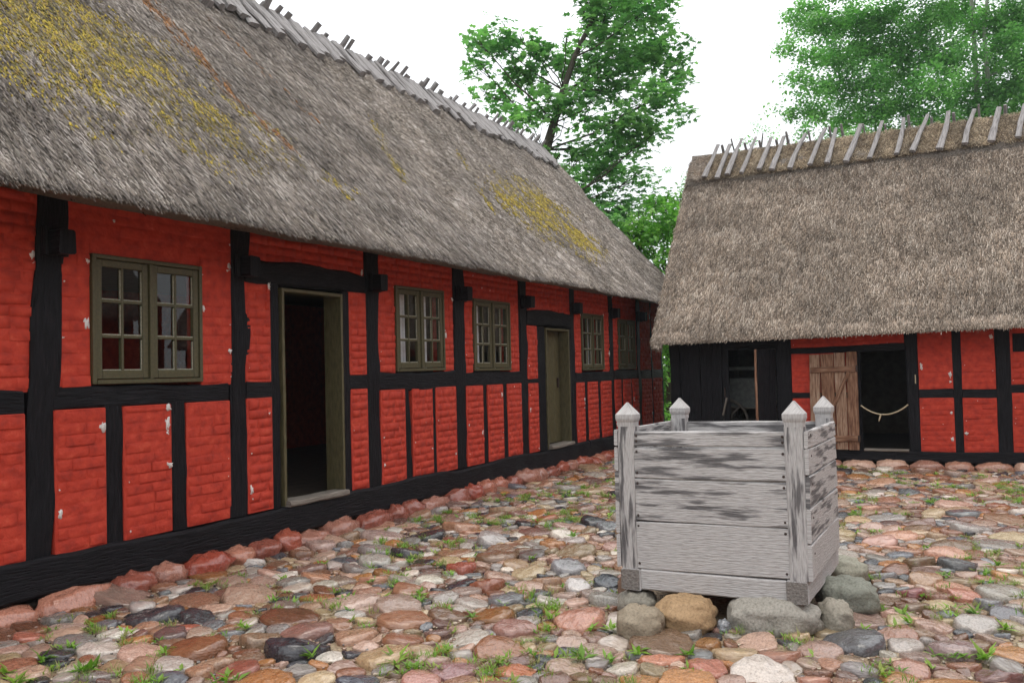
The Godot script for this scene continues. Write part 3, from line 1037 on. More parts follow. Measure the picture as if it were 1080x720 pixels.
func make_house_thatch(H: Node3D) -> void:
	var d := (RIDGE - EAVE).normalized()
	var nrm := Vector2(d.y, -d.x)
	if nrm.y < 0: nrm = -nrm
	# cross-section: front slope, ridge, rear slope, soffit
	var prof := PackedVector2Array()
	prof.append(Vector2(-5.38, 2.69))
	prof.append(Vector2(-5.2, 2.66))
	prof.append(Vector2(-4.98, 2.62))
	prof.append(Vector2(-4.8, 2.595))
	prof.append(EAVE + Vector2(0.005, -0.01))
	for k in range(0, 33):
		var s := 0.03 + 4.4 * pow(k / 32.0, 1.15)
		prof.append(EAVE + d * s + nrm * (0.012 * smoothstep(0.0, 0.15, s) - 0.05 * sin(PI * s / 4.57)))
	prof.append(RIDGE + Vector2(0.06, 0.0))
	prof.append(RIDGE + Vector2(-0.06, 0.0))
	for k in range(0, 9):
		var s := 4.4 * (1.0 - k / 8.0)
		var p := EAVE + d * s
		prof.append(Vector2(-15.5 - p.x, p.y))
	prof.append(Vector2(-10.3, 2.62))
	prof.append(Vector2(-9.9, 2.8))
	prof.append(Vector2(-7.75, 5.35))
	prof.append(Vector2(-5.75, 2.9))
	var core := obj("thatch", roof_sweep(prof, 1.3, -17.12, 0.16, func(p, t): return Vector3(p.x, p.y, t), 0.022), M.thatch_core, H)
	core.set_meta("label", "thick grey reed thatch with yellow moss")
	var locks := [straw_mesh(24, 0.15, 0.03, 0.075, 0.0042), straw_mesh(24, 0.15, 0.025, 0.09, 0.0046), straw_mesh(24, 0.18, 0.035, 0.09, 0.0062)]
	var tones := [lin(172, 163, 156), lin(148, 139, 132), lin(194, 187, 180), lin(116, 108, 101), lin(156, 146, 136)]
	var xf := [[], [], []]
	var cl := [[], [], []]
	var down := Vector3(-d.x, -d.y, 0)
	var out := Vector3(nrm.x, nrm.y, 0)
	var base := Basis(-down.cross(out), -down, out)
	base = Basis((-down).cross(out), -down, out)
	var add := func(kind: int, z: float, s: float, lift: float, tilt: float, scale: float, col: Color):
		var bump := house_bump(z, s)
		var B := base * Basis(Vector3(0, 0, 1), rr(-0.16, 0.16)) * Basis(Vector3(1, 0, 0), tilt) * Basis(Vector3(0, 1, 0), rr(-0.3, 0.3))
		xf[kind].append(Transform3D(B.scaled_local(Vector3.ONE * scale), house_roof_point(z, s, lift + bump)))
		cl[kind].append(col)
	for n in 60000:
		var z := rr(-9.2, -1.6)
		var s := rr(0.1, 4.53)
		var big := nz.get_noise_2d(z * 0.8, s * 0.5 + 60.0) + 0.7 * nz.get_noise_2d(z * 3.0 + 8.0, s * 0.6)
		var c: Color = tones[rng.randi() % 5] * (1.0 + 0.22 * big) * rr(0.9, 1.1)
		var mr := in_patch(z, s)
		if rng.randf() < mr[0] * 0.6: c = c.lerp(lin(140, 130, 66), 0.55)
		if rng.randf() < mr[1] * 0.45: c = lin(140, 100, 62) * rr(0.7, 1.2)
		add.call(rng.randi() % 2, z, s, 0.012, -rr(0.0, 0.07), rr(0.8, 1.25), c)
	for n in 42000:
		var z := rr(-17.1, -9.0)
		var s := rr(0.1, 4.53)
		var big := nz.get_noise_2d(z * 0.8, s * 0.5 + 60.0) + 0.7 * nz.get_noise_2d(z * 3.0 + 8.0, s * 0.6)
		var c: Color = tones[rng.randi() % 5] * (1.0 + 0.22 * big) * rr(0.9, 1.1)
		var mr := in_patch(z, s)
		if rng.randf() < mr[0] * 0.6: c = c.lerp(lin(140, 130, 66), 0.55)
		add.call(2, z, s, 0.012, -rr(0.0, 0.07), rr(0.75, 1.15), c)
	# ragged eave and the cut reed ends under it
	for n in 5200:
		var z := rr(-17.1, -1.6)
		var c: Color = tones[rng.randi() % 5] * rr(0.8, 1.2)
		add.call(rng.randi() % 2, z, rr(0.07, 0.14) + 0.02 * nz.get_noise_1d(z * 2.0), 0.01, rr(-0.02, 0.04), rr(0.7, 1.0), c)
	for n in 5200:
		var z := rr(-17.1, -1.6)
		var k := rng.randf()
		var c: Color = lin(96, 78, 64) * rr(0.5, 1.1)
		var B := base * Basis(Vector3(0, 0, 1), rr(-0.3, 0.3)) * Basis(Vector3(1, 0, 0), rr(-0.25, 0.05))
		var q := rng.randi() % 2
		xf[q].append(Transform3D(B.scaled_local(Vector3.ONE * rr(0.6, 0.9)), Vector3(-4.8 - 0.52 * k, 2.675 + 0.07 * k + rr(-0.01, 0.03), z)))
		cl[q].append(c)
	# verge ends over the far gable
	for n in 1500:
		var s := rr(0.0, 4.3)
		add.call(2, -17.1 + rr(-0.06, 0.06), s, rr(-0.06, 0.02), rr(-0.05, 0.05), rr(0.7, 1.0), tones[rng.randi() % 5])
	for k in 3:
		multi("reeds", locks[k], M.straw, H, xf[k], cl[k])
	# moss cushions
	var mx := []
	var mc := []
	var tries := 0
	while mx.size() < 60000 and tries < 300000:
		tries += 1
		var z := rr(-16.8, -1.8)
		var s := rr(0.1, 3.9)
		var mr := in_patch(z, s)
		var q := rng.randf()
		var near := clampf(1.3 - (-z) / 20.0, 0.3, 1.0)
		if q < mr[0] * 0.8:
			var sz := rr(0.008, 0.018) * (1.3 if z < -9 else 1.0)
			mx.append(Transform3D(base * Basis(Vector3(0, 0, 1), rr(-0.5, 0.5)) * Basis.from_scale(Vector3(sz, sz * rr(1.0, 2.4), sz * 0.75)), house_roof_point(z, s, 0.036 + house_bump(z, s))))
			mc.append([lin(142, 128, 48), lin(164, 146, 54), lin(112, 104, 48), lin(172, 150, 60), lin(126, 104, 58)][rng.randi() % 5] * rr(0.7, 1.1))
		elif q < mr[1] * (0.34 + 0.6 * nz.get_noise_2d(z * 9.0, s * 3.0 + 77.0)):
			var sz := rr(0.014, 0.028)
			mx.append(Transform3D(base * Basis.from_scale(Vector3(sz, sz * rr(1.2, 2.6), sz * 0.75)), house_roof_point(z, s, 0.036 + house_bump(z, s))))
			mc.append([lin(128, 88, 54), lin(98, 70, 46), lin(146, 102, 60)][rng.randi() % 3] * rr(0.7, 1.1))
	var mo := multi("moss", lump_mesh(4.0), M.moss, H, mx, mc)
	mo.set_meta("label", "yellow-green moss cushions and rust-brown streak on the thatch")
	# ridge boards: split oak laid over the ridge in crossing pairs
	var up3 := -down
	var back := Vector3(-up3.x, up3.y, 0)
	var z := -5.6
	while z > -17.0:
		var l := rr(0.42, 0.72)
		var yaw := rr(0.0, 0.14)
		var lean := Vector3(0, 0, rr(-0.04, 0.12))
		var foot := house_roof_point(z - 0.05, 4.56 - l, 0.05 + rr(0, 0.03)) + lean
		var head := Vector3(RIDGE.x, RIDGE.y, z) + up3 * rr(0.0, 0.08) + out * 0.07
		beam("ridge_board", H, foot, head, rr(0.1, 0.17), rr(0.06, 0.1), out, M.ridge_oak, 0.014, 0.02, rr(0.7, 0.95))
		# its partner comes up from the rear slope and stands above the ridge
		if rng.randf() < 0.72:
			var zz := z + rr(-0.08, 0.08)
			var f2 := Vector3(RIDGE.x, RIDGE.y, zz) - back * 0.45 + Vector3(0, 0.07, 0)
			var h2 := Vector3(RIDGE.x, RIDGE.y, zz + rr(-0.16, 0.02)) + back * rr(0.1, 0.24) + Vector3(0, 0.05, 0)
			beam("ridge_board", H, f2, h2, rr(0.08, 0.14), rr(0.05, 0.08), Vector3(-out.x, out.y, 0), M.ridge_oak, 0.014, 0.02, rr(0.45, 0.9))
		z -= rr(0.13, 0.2)

# ------------------------------------------------------------------ barn
const BZ := -14.6
func make_barn() -> void:
	var B := thing("barn", "small thatched barn with black plank end and red brick panels", "barn", Vector3(0, -0.13, -16.9))
	var w := Wall.new(Vector3(0, 0, BZ), Vector3(1, 0, 0), Vector3(0, 0, 1))
	var top := 2.02
	var sill := 0.13
	for e in [[-4.45, -1.0], [-1.0, 2.4], [2.4, 5.3]]:
		beam("sill_beam", B, w.p(e[0], 0.05, -0.07), w.p(e[1] - 0.004, 0.06, -0.07), 0.16, 0.22, w.out, M.tar, 0.01, 0.016)
	for q in [[-4.36, 0.16], [-2.585, 0.235], [-0.725, 0.165], [0.445, 0.21], [1.7, 0.2], [3.1, 0.2], [4.5, 0.2], [5.2, 0.16]]:
		beam("post", B, w.p(q[0], sill - 0.01, -0.08), w.p(q[0] - 0.012, top, -0.08), q[1], 0.17, w.out, M.tar, 0.01, 0.014)
	# black boarded end
	var x := -4.27
	while x < -3.5:
		var pw := minf(rr(0.14, 0.19), -3.46 - x)
		beam("plank", B, w.p(x + pw / 2, sill, -0.05), w.p(x + pw / 2, top, -0.05 + rr(-0.006, 0.006)), pw - 0.006, 0.03, w.out, M.tar, 0.004, 0.004)
		x += pw
	beam("door_head", B, w.p(-3.5, 1.8, -0.06), w.p(-2.68, 1.8, -0.06), 0.18, 0.12, w.out, M.tar, 0.006)
	# a tarred leaf opened outwards at the wagon door
	var leaf := Node3D.new()
	leaf.name = "wagon_door"
	place(leaf, B, Transform3D(w.b(), w.p(-2.72, sill, 0.0)))
	for k in 3:
		var t := (k + 0.5) / 3.0
		var p := w.p(-2.72 - 0.21 * (1.0 - t), 0, 0.05 + 0.33 * (1.0 - t))
		beam("plank", leaf, p + UPV * (sill + 0.02), p + UPV * 1.7, 0.125, 0.03, Vector3(0.84, 0, 0.53), M.tar, 0.003, 0.004)
	beam("edge_strip", leaf, w.p(-2.945, sill + 0.02, 0.4), w.p(-2.945, 1.7, 0.4), 0.035, 0.03, w.out, M.brown_wood, 0.004, 0.005)
	var hd := beam("handle", B, w.p(-3.57, 0.66, 0.02), w.p(-3.5, 0.94, 0.02), 0.028, 0.03, w.out, M.rope, 0.002, 0.008)
	hd.material_override = M.step_wood
	beam("latch", B, w.p(-3.53, 0.95, -0.01), w.p(-3.53, 1.1, -0.01), 0.02, 0.03, w.out, M.iron, 0.001, 0.005)
	# wall between the two doors
	beam("lintel", B, w.p(-2.48, 1.655, -0.07), w.p(-0.8, 1.68, -0.07), 0.11, 0.15, w.out, M.tar, 0.008)
	infill(B, w, -2.46, -0.81, 1.715, top, true, Rect2(), -0.006)
	beam("rail", B, w.p(-2.48, 0.965, -0.075), w.p(-1.5, 0.965, -0.075), 0.115, 0.15, w.out, M.tar, 0.006)
	infill(B, w, -2.46, -1.56, 1.02, 1.605, true, Rect2(), 0.004)
	infill(B, w, -2.46, -1.56, sill + 0.005, 0.912, true, Rect2(), 0.004)
	beam("door_post", B, w.p(-1.51, sill - 0.01, -0.08), w.p(-1.51, 1.61, -0.08), 0.1, 0.16, w.out, M.tar, 0.006)
	# panels right of the door
	for s in [[-0.645, -0.21], [-0.075, 0.34]]:
		infill(B, w, s[0], s[1], sill + 0.005, 0.905, true, Rect2(), 0.006)
		infill(B, w, s[0], s[1], 1.045, top, true, Rect2(), 0.0)
	beam("stud", B, w.p(-0.142, sill, -0.075), w.p(-0.148, top, -0.075), 0.135, 0.15, w.out, M.tar, 0.008)
	beam("rail", B, w.p(-0.655, 0.975, -0.07), w.p(-0.205, 0.975, -0.07), 0.145, 0.15, w.out, M.tar, 0.006)
	beam("rail", B, w.p(-0.08, 0.975, -0.07), w.p(0.35, 0.975, -0.07), 0.145, 0.15, w.out, M.tar, 0.006)
	for s in [[0.55, 1.6], [1.8, 3.0], [3.2, 4.4], [4.6, 5.1]]:
		infill(B, w, s[0], s[1], sill + 0.005, 0.975, s[0] < 1.0, Rect2(), 0.004)
		beam("rail", B, w.p(s[0] - 0.01, 1.035, -0.07), w.p(s[1] + 0.01, 1.035, -0.07), 0.13, 0.15, w.out, M.tar, 0.006)
		if s[0] < 1.0:
			infill(B, w, s[0], s[1], 1.095, top, true, Rect2(0.575, 1.56, 0.62, 0.26), 0.0)
			beam("window_board", B, w.p(0.885, 1.56, -0.05), w.p(0.885, 1.82, -0.05), 0.62, 0.04, w.out, M.tar, 0.003, 0.004)
		else:
			infill(B, w, s[0], s[1], 1.095, top, false, Rect2(), 0.0)
	finish_bricks(B)
	# brown boarded door swung back against the wall
	var dr := Node3D.new()
	dr.name = "door"
	place(dr, B, Transform3D(w.b(), w.p(-1.5, sill, 0.05)))
	var px := -2.195
	for k in 4:
		var pw: float = [0.165, 0.2, 0.17, 0.165][k]
		var tilt := 0.03 * (px + 1.5)
		beam("plank", dr, w.p(px + pw / 2, 0.135 + rr(0, 0.01), 0.07 - tilt), w.p(px + pw / 2, [1.595, 1.6, 1.615, 1.625][k], 0.07 - tilt), pw - 0.012, 0.03, w.out, M.pale_brown_wood if k % 2 == 0 else M.brown_wood, 0.005, 0.006)
		px += pw
	for y in [1.36, 0.3]:
		beam("batten", dr, w.p(-2.17, y, 0.112), w.p(-1.52, y + 0.01, 0.1), 0.085, 0.028, w.out, M.brown_wood, 0.004, 0.006)
	beam("brace", dr, w.p(-2.05, 0.38, 0.112), w.p(-1.62, 1.32, 0.105), 0.055, 0.026, w.out, M.brown_wood, 0.003, 0.006)
	for y in [1.36, 0.3]:
		beam("hinge", dr, w.p(-1.5, y - 0.04, 0.09), w.p(-1.5, y + 0.06, 0.09), 0.03, 0.03, w.out, M.iron, 0.001, 0.006)
	beam("threshold", B, w.p(-1.44, 0.14, -0.03), w.p(-0.82, 0.14, -0.03), 0.03, 0.2, w.out, M.step_wood, 0.003)
	beam("latch", B, w.p(-0.70, 1.13, 0.012), w.p(-0.70, 1.26, 0.012), 0.014, 0.02, w.out, M.rope, 0.001, 0.004)
	# inside
	for e in [["room_floor", Vector3(0.45, 0.0, -16.8), Vector3(9.4, 0.14, 4.2)], ["rear_wall", Vector3(0.45, 1.0, -19.0), Vector3(9.6, 2.2, 0.2)], ["gable_wall", Vector3(-4.33, 1.0, -16.85), Vector3(0.14, 2.1, 4.1)], ["gable_wall", Vector3(5.2, 1.0, -16.85), Vector3(0.14, 2.1, 4.1)], ["partition_wall", Vector3(-2.0, 1.0, -16.9), Vector3(0.08, 2.0, 3.9)], ["ceiling", Vector3(0.45, 2.06, -16.8), Vector3(9.4, 0.06, 4.2)]]:
		var st := sten()
		box_into(st, e[1], e[2])
		obj(e[0], done(st), M.soil if e[0] == "room_floor" else M.plaster_dark, B)
	# foundation stones
	var shapes := []
	for k in 6: shapes.append(boulder_mesh(k * 17.0 + 400.0, 0.12, 16, 10, 0.82))
	var mats := []
	for c in [[186, 140, 120], [172, 128, 108], [196, 160, 140], [160, 118, 102]]:
		var m: StandardMaterial3D = M.stone.duplicate()
		m.vertex_color_use_as_albedo = false
		m.albedo_color = sc(c[0] * 1.1, c[1] * 1.1, c[2] * 1.1)
		mats.append(m)
	var a := -4.4
	while a < 4.5:
		var l := rr(0.22, 0.52)
		obj("foundation_stone", shapes[rng.randi() % 6], mats[rng.randi() % 4], B, Transform3D(Basis(UPV, rr(-0.15, 0.15)) * Basis.from_scale(Vector3(l * 1.02, rr(0.2, 0.26), rr(0.2, 0.3))), Vector3(a + l / 2, -0.12 + rr(-0.01, 0.015), BZ + 0.06 + rr(-0.02, 0.03))))
		a += l
	for z in [-4.3, 5.16]:
		var st := sten()
		st.set_smooth_group(-1)
		var P := Vector3(z, 1.95, -14.75); var Q := Vector3(z, 1.95, -19.0); var R := Vector3(z, 4.9, -16.9)
		var o := Vector3(0.06, 0, 0)
		for p in [P, Q, R]: st.add_vertex(p)
		for p in [P + o, R + o, Q + o]: st.add_vertex(p)
		quad(st, P, R, R + o, P + o)
		quad(st, R, Q, Q + o, R + o)
		obj("gable", done(st), M.tar, B)
	make_barn_thatch(B)

func barn_roof_point(x: float, s: float, lift := 0.0) -> Vector3:
	var e := Vector2(-14.17, 1.83 + 0.012 * (x + 4.5))
	var r := Vector2(-16.9, 5.36)
	var d := (r - e).normalized()
	var n := Vector2(-d.y, d.x)
	if n.y < 0: n = -n
	var p := e + d * s + n * lift
	return Vector3(x, p.y, p.x)

func make_barn_thatch(B: Node3D) -> void:
	var e := Vector2(-14.17, 1.83)
	var r := Vector2(-16.9, 5.36)
	var d := (r - e).normalized()
	var n := Vector2(-d.y, d.x)
	if n.y < 0: n = -n
	var L := e.distance_to(r)
	var prof := PackedVector2Array([Vector2(-14.72, 1.9), Vector2(-14.45, 1.855), Vector2(-14.28, 1.83), e + Vector2(0.005, -0.005)])
	for k in range(0, 25):
		var s := 0.03 + (L - 0.75) * k / 24.0
		prof.append(e + d * s + n * (0.01 - 0.04 * sin(PI * s / L)))
	# thick straw roll over the ridge
	for k in range(0, 7):
		var s := L - 0.68 + 0.6 * k / 6.0
		prof.append(e + d * s + n * (0.05 + 0.04 * sin(PI * k / 6.0)))
	prof.append(r + Vector2(0.05, 0.09))
	prof.append(r + Vector2(-0.08, 0.09))
	for k in range(0, 8):
		var s := (L - 0.2) * (1.0 - k / 7.0)
		var p := e + d * s
		prof.append(Vector2(-33.8 - p.x, p.y))
	prof.append(Vector2(-19.2, 1.85))
	prof.append(Vector2(-18.9, 2.1))
	prof.append(Vector2(-16.9, 4.8))
	prof.append(Vector2(-14.95, 2.1))
	var core := obj("thatch", roof_sweep(prof, -4.56, 5.4, 0.16, func(p, t): return Vector3(t, p.y + 0.012 * (t + 4.5) * clampf((3.0 - p.y) / 1.2, 0.0, 1.0), p.x), 0.03), M.thatch_core, B)
	core.set_meta("label", "tan-grey reed thatch with thick straw ridge")
	var locks := [straw_mesh(26, 0.18, 0.03, 0.08, 0.0068), straw_mesh(26, 0.18, 0.035, 0.1, 0.0076)]
	var tones := [lin(184, 169, 154), lin(158, 144, 131), lin(202, 190, 177), lin(128, 115, 103), lin(172, 154, 137)]
	var ridge_tones := [lin(190, 172, 146), lin(166, 148, 124), lin(204, 188, 164), lin(138, 121, 102)]
	var down := Vector3(0, -d.y, -d.x)
	var out := Vector3(0, n.y, n.x)
	var base := Basis((-down).cross(out), -down, out)
	var xf := [[], []]
	var cl := [[], []]
	for k in 46000:
		var x := rr(-4.54, 3.2)
		var s := rr(0.1, L - 0.55)
		var big := nz.get_noise_2d(x * 0.7 + 90.0, s * 0.6) + 0.5 * nz.get_noise_2d(x * 3.2 + 20.0, s * 0.7)
		var lift := 0.012 - 0.04 * sin(PI * clampf(s, 0, L) / L)
		var q := rng.randi() % 2
		xf[q].append(Transform3D((base * Basis(Vector3(0, 0, 1), rr(-0.3, 0.2)) * Basis(Vector3(1, 0, 0), -rr(0.0, 0.09)) * Basis(Vector3(0, 1, 0), rr(-0.3, 0.3))).scaled_local(Vector3.ONE * rr(0.65, 1.05)), barn_roof_point(x, s, lift + 0.03 * swell(x, e + d * s + n * (lift - 0.002)))))
		cl[q].append(tones[rng.randi() % 5] * (1.0 + 0.2 * big) * rr(0.9, 1.1))
	for k in 5000:
		var x := rr(-4.5, 3.2)
		var q := rng.randi() % 2
		xf[q].append(Transform3D((base * Basis(Vector3(0, 0, 1), rr(-0.3, 0.3)) * Basis(Vector3(1, 0, 0), rr(-0.05, 0.1))).scaled_local(Vector3.ONE * rr(0.6, 0.9)), barn_roof_point(x, rr(0.09, 0.18), 0.01)))
		cl[q].append(tones[rng.randi() % 5] * rr(0.85, 1.25))
	# ridge straw, tangled and golden
	for k in 7000:
		var x := rr(-4.5, 3.2)
		var s := rr(L - 0.6, L + 0.02)
		var q := rng.randi() % 2
		var big := nz.get_noise_2d(x * 2.0 + 9.0, s * 2.0)
		xf[q].append(Transform3D((base * Basis(Vector3(0, 0, 1), rr(-0.9, 0.7)) * Basis(Vector3(1, 0, 0), rr(-0.2, 0.1))).scaled_local(Vector3.ONE * rr(0.5, 0.85)), barn_roof_point(x, s, 0.085 + rr(-0.01, 0.02))))
		cl[q].append((ridge_tones[rng.randi() % 4] if x > -4.2 else tones[rng.randi() % 5]) * (1.0 + 0.3 * big) * rr(0.75, 1.15))
	# verge
	for k in 1600:
		var q := rng.randi() % 2
		xf[q].append(Transform3D((base * Basis(Vector3(0, 0, 1), rr(-0.4, 0.1))).scaled_local(Vector3.ONE * rr(0.6, 0.9)), barn_roof_point(-4.55 + rr(-0.02, 0.05), rr(0.0, L), rr(-0.12, 0.02))))
		cl[q].append(tones[rng.randi() % 5])
	for k in 2:
		multi("reeds", locks[k], M.straw, B, xf[k], cl[k])
	# rider sticks straddling the ridge
	var spots := [-4.08, -3.87, -3.65, -3.38, -3.09, -2.87, -2.5, -2.16, -1.95, -1.56, -1.22, -0.85, -0.5, -0.16, 0.24, 0.62, 0.98, 1.35, 1.7, 2.1, 2.5]
	for x in spots:
		var foot := barn_roof_point(x - rr(0.1, 0.2), L - rr(0.62, 0.74), 0.155)
		var head := Vector3(x + rr(0, 0.03), r.y, r.x) + out * 0.14 - down * rr(0.2, 0.36)
		beam("ridge_rider", B, foot, head, rr(0.075, 0.11), rr(0.045, 0.06), out, M.ridge_oak, 0.01, 0.014, rr(0.5, 0.75), rr(-0.02, 0.02))
		var o2 := Vector3(0, out.y, -out.z)
		var d2 := Vector3(0, down.y, -down.z)
		beam("ridge_rider", B, Vector3(x + 0.12, r.y, r.x) + o2 * 0.15 + d2 * 0.6, Vector3(x + rr(0.06, 0.1), r.y, r.x) + o2 * 0.15 - d2 * rr(0.16, 0.32), rr(0.055, 0.08), 0.045, o2, M.ridge_oak, 0.008, 0.012, rr(0.4, 0.7))

func make_barn_things() -> void:
	# rope slung across the doorway
	var pts := []
	var rad := []
	for k in 15:
		var t := k / 14.0
		pts.append(Vector3(lerpf(-1.47, -0.81, t), lerpf(0.81, 0.8, t) - 0.5 * (t * (1.0 - t)) * 1.15 + 0.02 * t, BZ + 0.02))
		rad.append(0.011)
	var st := sten()
	tube_into(st, pts, rad, 6)
	tube_into(st, [pts[6] + Vector3(0, 0.01, 0), pts[6] + Vector3(-0.02, -0.05, 0.01), pts[6] + Vector3(-0.035, -0.1, 0.01)], [0.012, 0.014, 0.008], 6)
	tag(obj("rope", done(st), M.rope), "pale rope slung across the dark barn doorway", "rope")
	# old wagon in the shed
	var w := thing("farm_wagon", "grey wooden wagon parked in the dark shed behind the barn opening", "wagon", Vector3(-3.2, 0.07, -15.75))
	var P := [Vector2(-0.62, 0.36), Vector2(-0.3, 0.27), Vector2(0.1, 0.25), Vector2(0.32, 0.3), Vector2(0.5, 0.6), Vector2(0.66, 0.98), Vector2(-0.72, 0.98)]
	var bs := sten()
	bs.set_smooth_group(-1)
	var o := Vector3(-3.25, 0.5, -15.45)
	for side in [0.0, -1.0]:
		for k in range(1, P.size() - 1):
			var tri := [P[0], P[k + 1], P[k]] if side == 0.0 else [P[0], P[k], P[k + 1]]
			for p in tri: bs.add_vertex(o + Vector3(p.x, p.y * 0.7 + 0.05, side * 0.9))
	for k in P.size():
		var p: Vector2 = P[k]
		var q: Vector2 = P[(k + 1) % P.size()]
		var a := o + Vector3(p.x, p.y * 0.7 + 0.05, 0)
		var b := o + Vector3(q.x, q.y * 0.7 + 0.05, 0)
		quad(bs, a, b, b + Vector3(0, 0, -0.9), a + Vector3(0, 0, -0.9))
	obj("body", done(bs), M.wagon_paint, w)
	var ms := sten()
	var mp := []
	var mrad := []
	for k in [0, 1, 2, 3, 4, 5]:
		mp.append(o + Vector3(P[k].x, P[k].y * 0.7 + 0.05, 0.01))
		mrad.append(0.014)
	tube_into(ms, mp, mrad, 5)
	obj("moulding", done(ms), M.step_wood, w)
	beam("seat", w, Vector3(-3.95, 1.4, -15.85), Vector3(-2.5, 1.4, -15.85), 0.07, 0.5, Vector3(0, 0, 1), M.wagon_paint, 0.004, 0.01)
	for x in [-3.75, -2.65]:
		for z in [-15.4, -16.4]:
			var wh := Node3D.new()
			wh.name = "wheel"
			place(wh, w, Transform3D(Basis(), Vector3(x, 0.49, z)))
			var rim := sten()
			var rp := []
			var rrd := []
			for k in 25:
				rp.append(Vector3(x, 0.49, z) + Vector3(cos(TAU * k / 24), sin(TAU * k / 24), 0) * 0.4)
				rrd.append(0.026)
			tube_into(rim, rp, rrd, 5)
			obj("rim", done(rim), M.step_wood, wh)
			for k in 8:
				var dv := Vector3(cos(TAU * k / 8), sin(TAU * k / 8), 0)
				beam("spoke", wh, Vector3(x, 0.49, z) + dv * 0.04, Vector3(x, 0.49, z) + dv * 0.385, 0.03, 0.03, Vector3(0, 0, 1), M.step_wood, 0.001, 0.006, 1.0, 0.0, 0.4)
			beam("hub", wh, Vector3(x, 0.49, z - 0.09), Vector3(x, 0.49, z + 0.09), 0.12, 0.12, UPV, M.step_wood, 0.001, 0.03)
	for z in [-3.75, -2.65]:
		beam("axle", w, Vector3(z, 0.49, -16.42), Vector3(z, 0.49, -15.38), 0.06, 0.06, UPV, M.step_wood, 0.001, 0.01)
		beam("bolster", w, Vector3(z, 0.52, -15.9), Vector3(z, 0.8, -15.9), 0.1, 0.1, Vector3(0, 0, 1), M.step_wood, 0.001, 0.01)

# ------------------------------------------------------------------ wing across the yard (seen in the window glass)
func make_wing() -> void:
	var G := thing("farm_wing", "red thatched wing across the yard, mirrored in the farmhouse window panes", "house", Vector3(7.7, 0, -5.0))
	var w := Wall.new(Vector3(5.5, 0, 0), Vector3(0, 0, 1), Vector3(-1, 0, 0))
	beam("sill_beam", G, w.p(-14.1, 0.2, -0.07), w.p(4.0, 0.2, -0.07), 0.26, 0.22, w.out, M.tar)
	var t := -14.0
	while t < 3.9:
		beam("post", G, w.p(t, 0.32, -0.08), w.p(t, 3.05, -0.08), 0.2, 0.17, w.out, M.tar)
		if t + 1.7 < 4.0:
			beam("rail", G, w.p(t + 0.1, 1.45, -0.075), w.p(t + 1.6, 1.45, -0.075), 0.17, 0.15, w.out, M.tar)
			for y in [[0.33, 1.37], [1.53, 3.05]]:
				var st := sten()
				box_into(st, w.p(t + 0.85, (y[0] + y[1]) / 2, -0.08), Vector3(0.14, y[1] - y[0], 1.51))
				obj("infill_panel", done(st), M.red_paint, G)
		t += 1.7
	for e in [["gable_wall", Vector3(7.7, 1.5, -14.15), Vector3(4.3, 3.1, 0.15)], ["gable_wall", Vector3(7.7, 1.5, 4.05), Vector3(4.3, 3.1, 0.15)], ["rear_wall", Vector3(9.9, 1.5, -5.05), Vector3(0.15, 3.1, 18.3)]]:
		var st := sten()
		box_into(st, e[1], e[2])
		obj(e[0], done(st), M.red_paint, G)
	var prof := PackedVector2Array([Vector2(5.6, 3.02), Vector2(5.15, 2.95), Vector2(5.18, 3.05), Vector2(6.5, 4.6), Vector2(7.7, 6.0), Vector2(8.9, 4.6), Vector2(10.3, 3.0), Vector2(9.8, 3.0)])
	obj("thatch", roof_sweep(prof, -14.3, 4.4, 0.4, func(p, t2): return Vector3(p.x, p.y, t2), 0.03), M.thatch_core, G)

